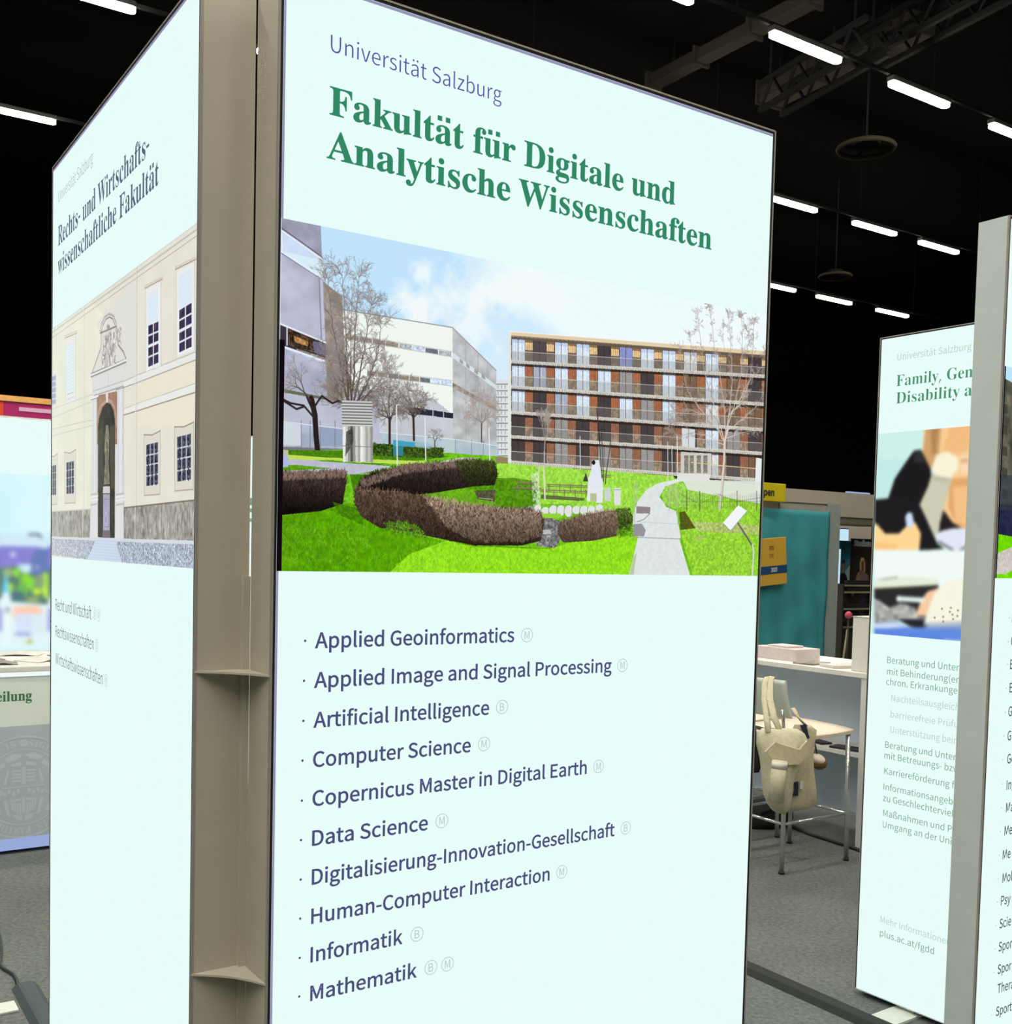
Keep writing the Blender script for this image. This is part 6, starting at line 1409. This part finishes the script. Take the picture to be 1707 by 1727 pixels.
Y2 = 5.215; a_, b_ = at_y(1317, 1284, Y2), at_y(1308, 1353, Y2)
t = thing('rolled_tube', 'pale rolled tube strapped to the front of the bulging canvas bag', 'tube', (b_.x, Y2, b_.z)); obj('roll', tube_bm([(0, 0, 0), (a_.x - b_.x, 0.02, a_.z - b_.z)], .036, 20), M['canvas'], t); k0 = .80; d_ = a_ - b_
obj('band', tube_bm([(d_.x * k0, .016, d_.z * k0), (d_.x * .97, .0195, d_.z * .97)], .0375, 20), M['paper'], t); obj('core', tube_bm([(-.0004, -.001, -.003), (0, 0, .004)], .024, 16), M['canvas_tan'], t)
Y3 = 5.52; x1 = at_y(1352, 1300, Y3).x; Y1 = Y3
tb = thing('tote_bag', 'flat tan canvas bag with navy labels, behind the bulging bag', 'bag', (x1, Y3, 0), 0, 'canvas bags on the stool')
r2 = rows_px([(1368, 1324, 1342, .008), (1358, 1326, 1379, .014), (1330, 1328, 1377, .020), (1300, 1330, 1373, .022), (1272, 1332, 1372, .022), (1250, 1334, 1375, .018), (1231, 1336, 1378, .012), (1222, 1340, 1366, .008)], Y3, x1)
obj('body', loft_bm(r2, 32, 8, .04), M['canvas_tan'], tb)
obj('strap', tube_bm([P_(1360, 1224, Y3 - .01), P_(1350, 1214, Y3 - .02), P_(1343, 1204, Y3 - .01), P_(1338, 1195, Y3 + .03)], .014, 8, rx=.006), M['canvas_tan'], tb)
for nm, pl_, m_ in (('label_patch', ((1347, 1222), (1357, 1220), (1363, 1243), (1358, 1246)), 'navy'), ('label_patch', ((1337, 1318), (1344, 1316), (1344, 1340), (1335, 1340), (1338, 1331)), 'navy'), ('label_patch', ((1347, 1316), (1353, 1315), (1352, 1329), (1346, 1328)), 'paper')):
    bm_ = bmesh.new(); add_prism(bm_, [(P_(x, y, Y3)[0], P_(x, y, Y3)[2]) for x, y in pl_], -.029, -.0225); obj(nm, bm_, M[m_], tb)['label'] = 'navy label' if m_ == 'navy' else 'pale label'
# pouch and black cloth
Y4 = 5.66; c_ = at_y(1381, 1285, Y4)
t = thing('pouch', 'small pouch with cream top and brown underside, hanging behind the tan bag', 'pouch', (c_.x, Y4, c_.z))
bm_ = bmesh.new(); bmesh.ops.create_uvsphere(bm_, u_segments=24, v_segments=14, radius=1); bmesh.ops.scale(bm_, verts=bm_.verts, vec=(.042, .05, .034)); obj('underside', bm_, M['brown'], t).location.z = -.006
bm_ = bmesh.new(); bmesh.ops.create_uvsphere(bm_, u_segments=24, v_segments=14, radius=1); bmesh.ops.scale(bm_, verts=bm_.verts, vec=(.040, .052, .030)); o = obj('top', bm_, M['cream'], t); o.location = (-.006, 0, .012); o.rotation_euler.y = math.radians(18)
obj('cord', tube_bm([(-.01, .0, .035), (-.02, -.01, .07), (-.04, .0, .16)], .004, 8), M['black'], t)
Y5 = 5.46; c_ = at_y(1274, 1282, Y5)
t = tag(obj('scarf', loft_bm([(0, 0, -.06, .020, .02), (0, 0, -.02, .032, .03), (-.004, 0, .03, .030, .03), (-.008, 0, .07, .012, .02), (-.01, .0, .16, .008, .012)], 20, 5, .2), M['black_cloth']), 'black cloth hanging left of the bulging canvas bag', 'cloth'); t.location = c_
g = at_floor(1292, 1392)
t = thing('backpack', 'black backpack lying on the carpet behind the bar stool', 'backpack', (g[0], g[1], 0), math.radians(20)); obj('body', loft_bm([(-.02, 0, 0, .15, .09), (0, 0, .05, .17, .11), (.01, 0, .10, .15, .10), (.0, 0, .14, .10, .07), (-.01, 0, .16, .05, .04)], 28, 9, .16), M['black_cloth'], t); obj('strap', tube_bm([(-.10, -.08, .10), (-.04, -.13, .14), (.04, -.13, .12), (.10, -.10, .05)], .012, 8), M['black'], t); obj('buckle', box_bm(-.02, .02, -.137, -.120, .125, .150, .003), M['silver'], t)
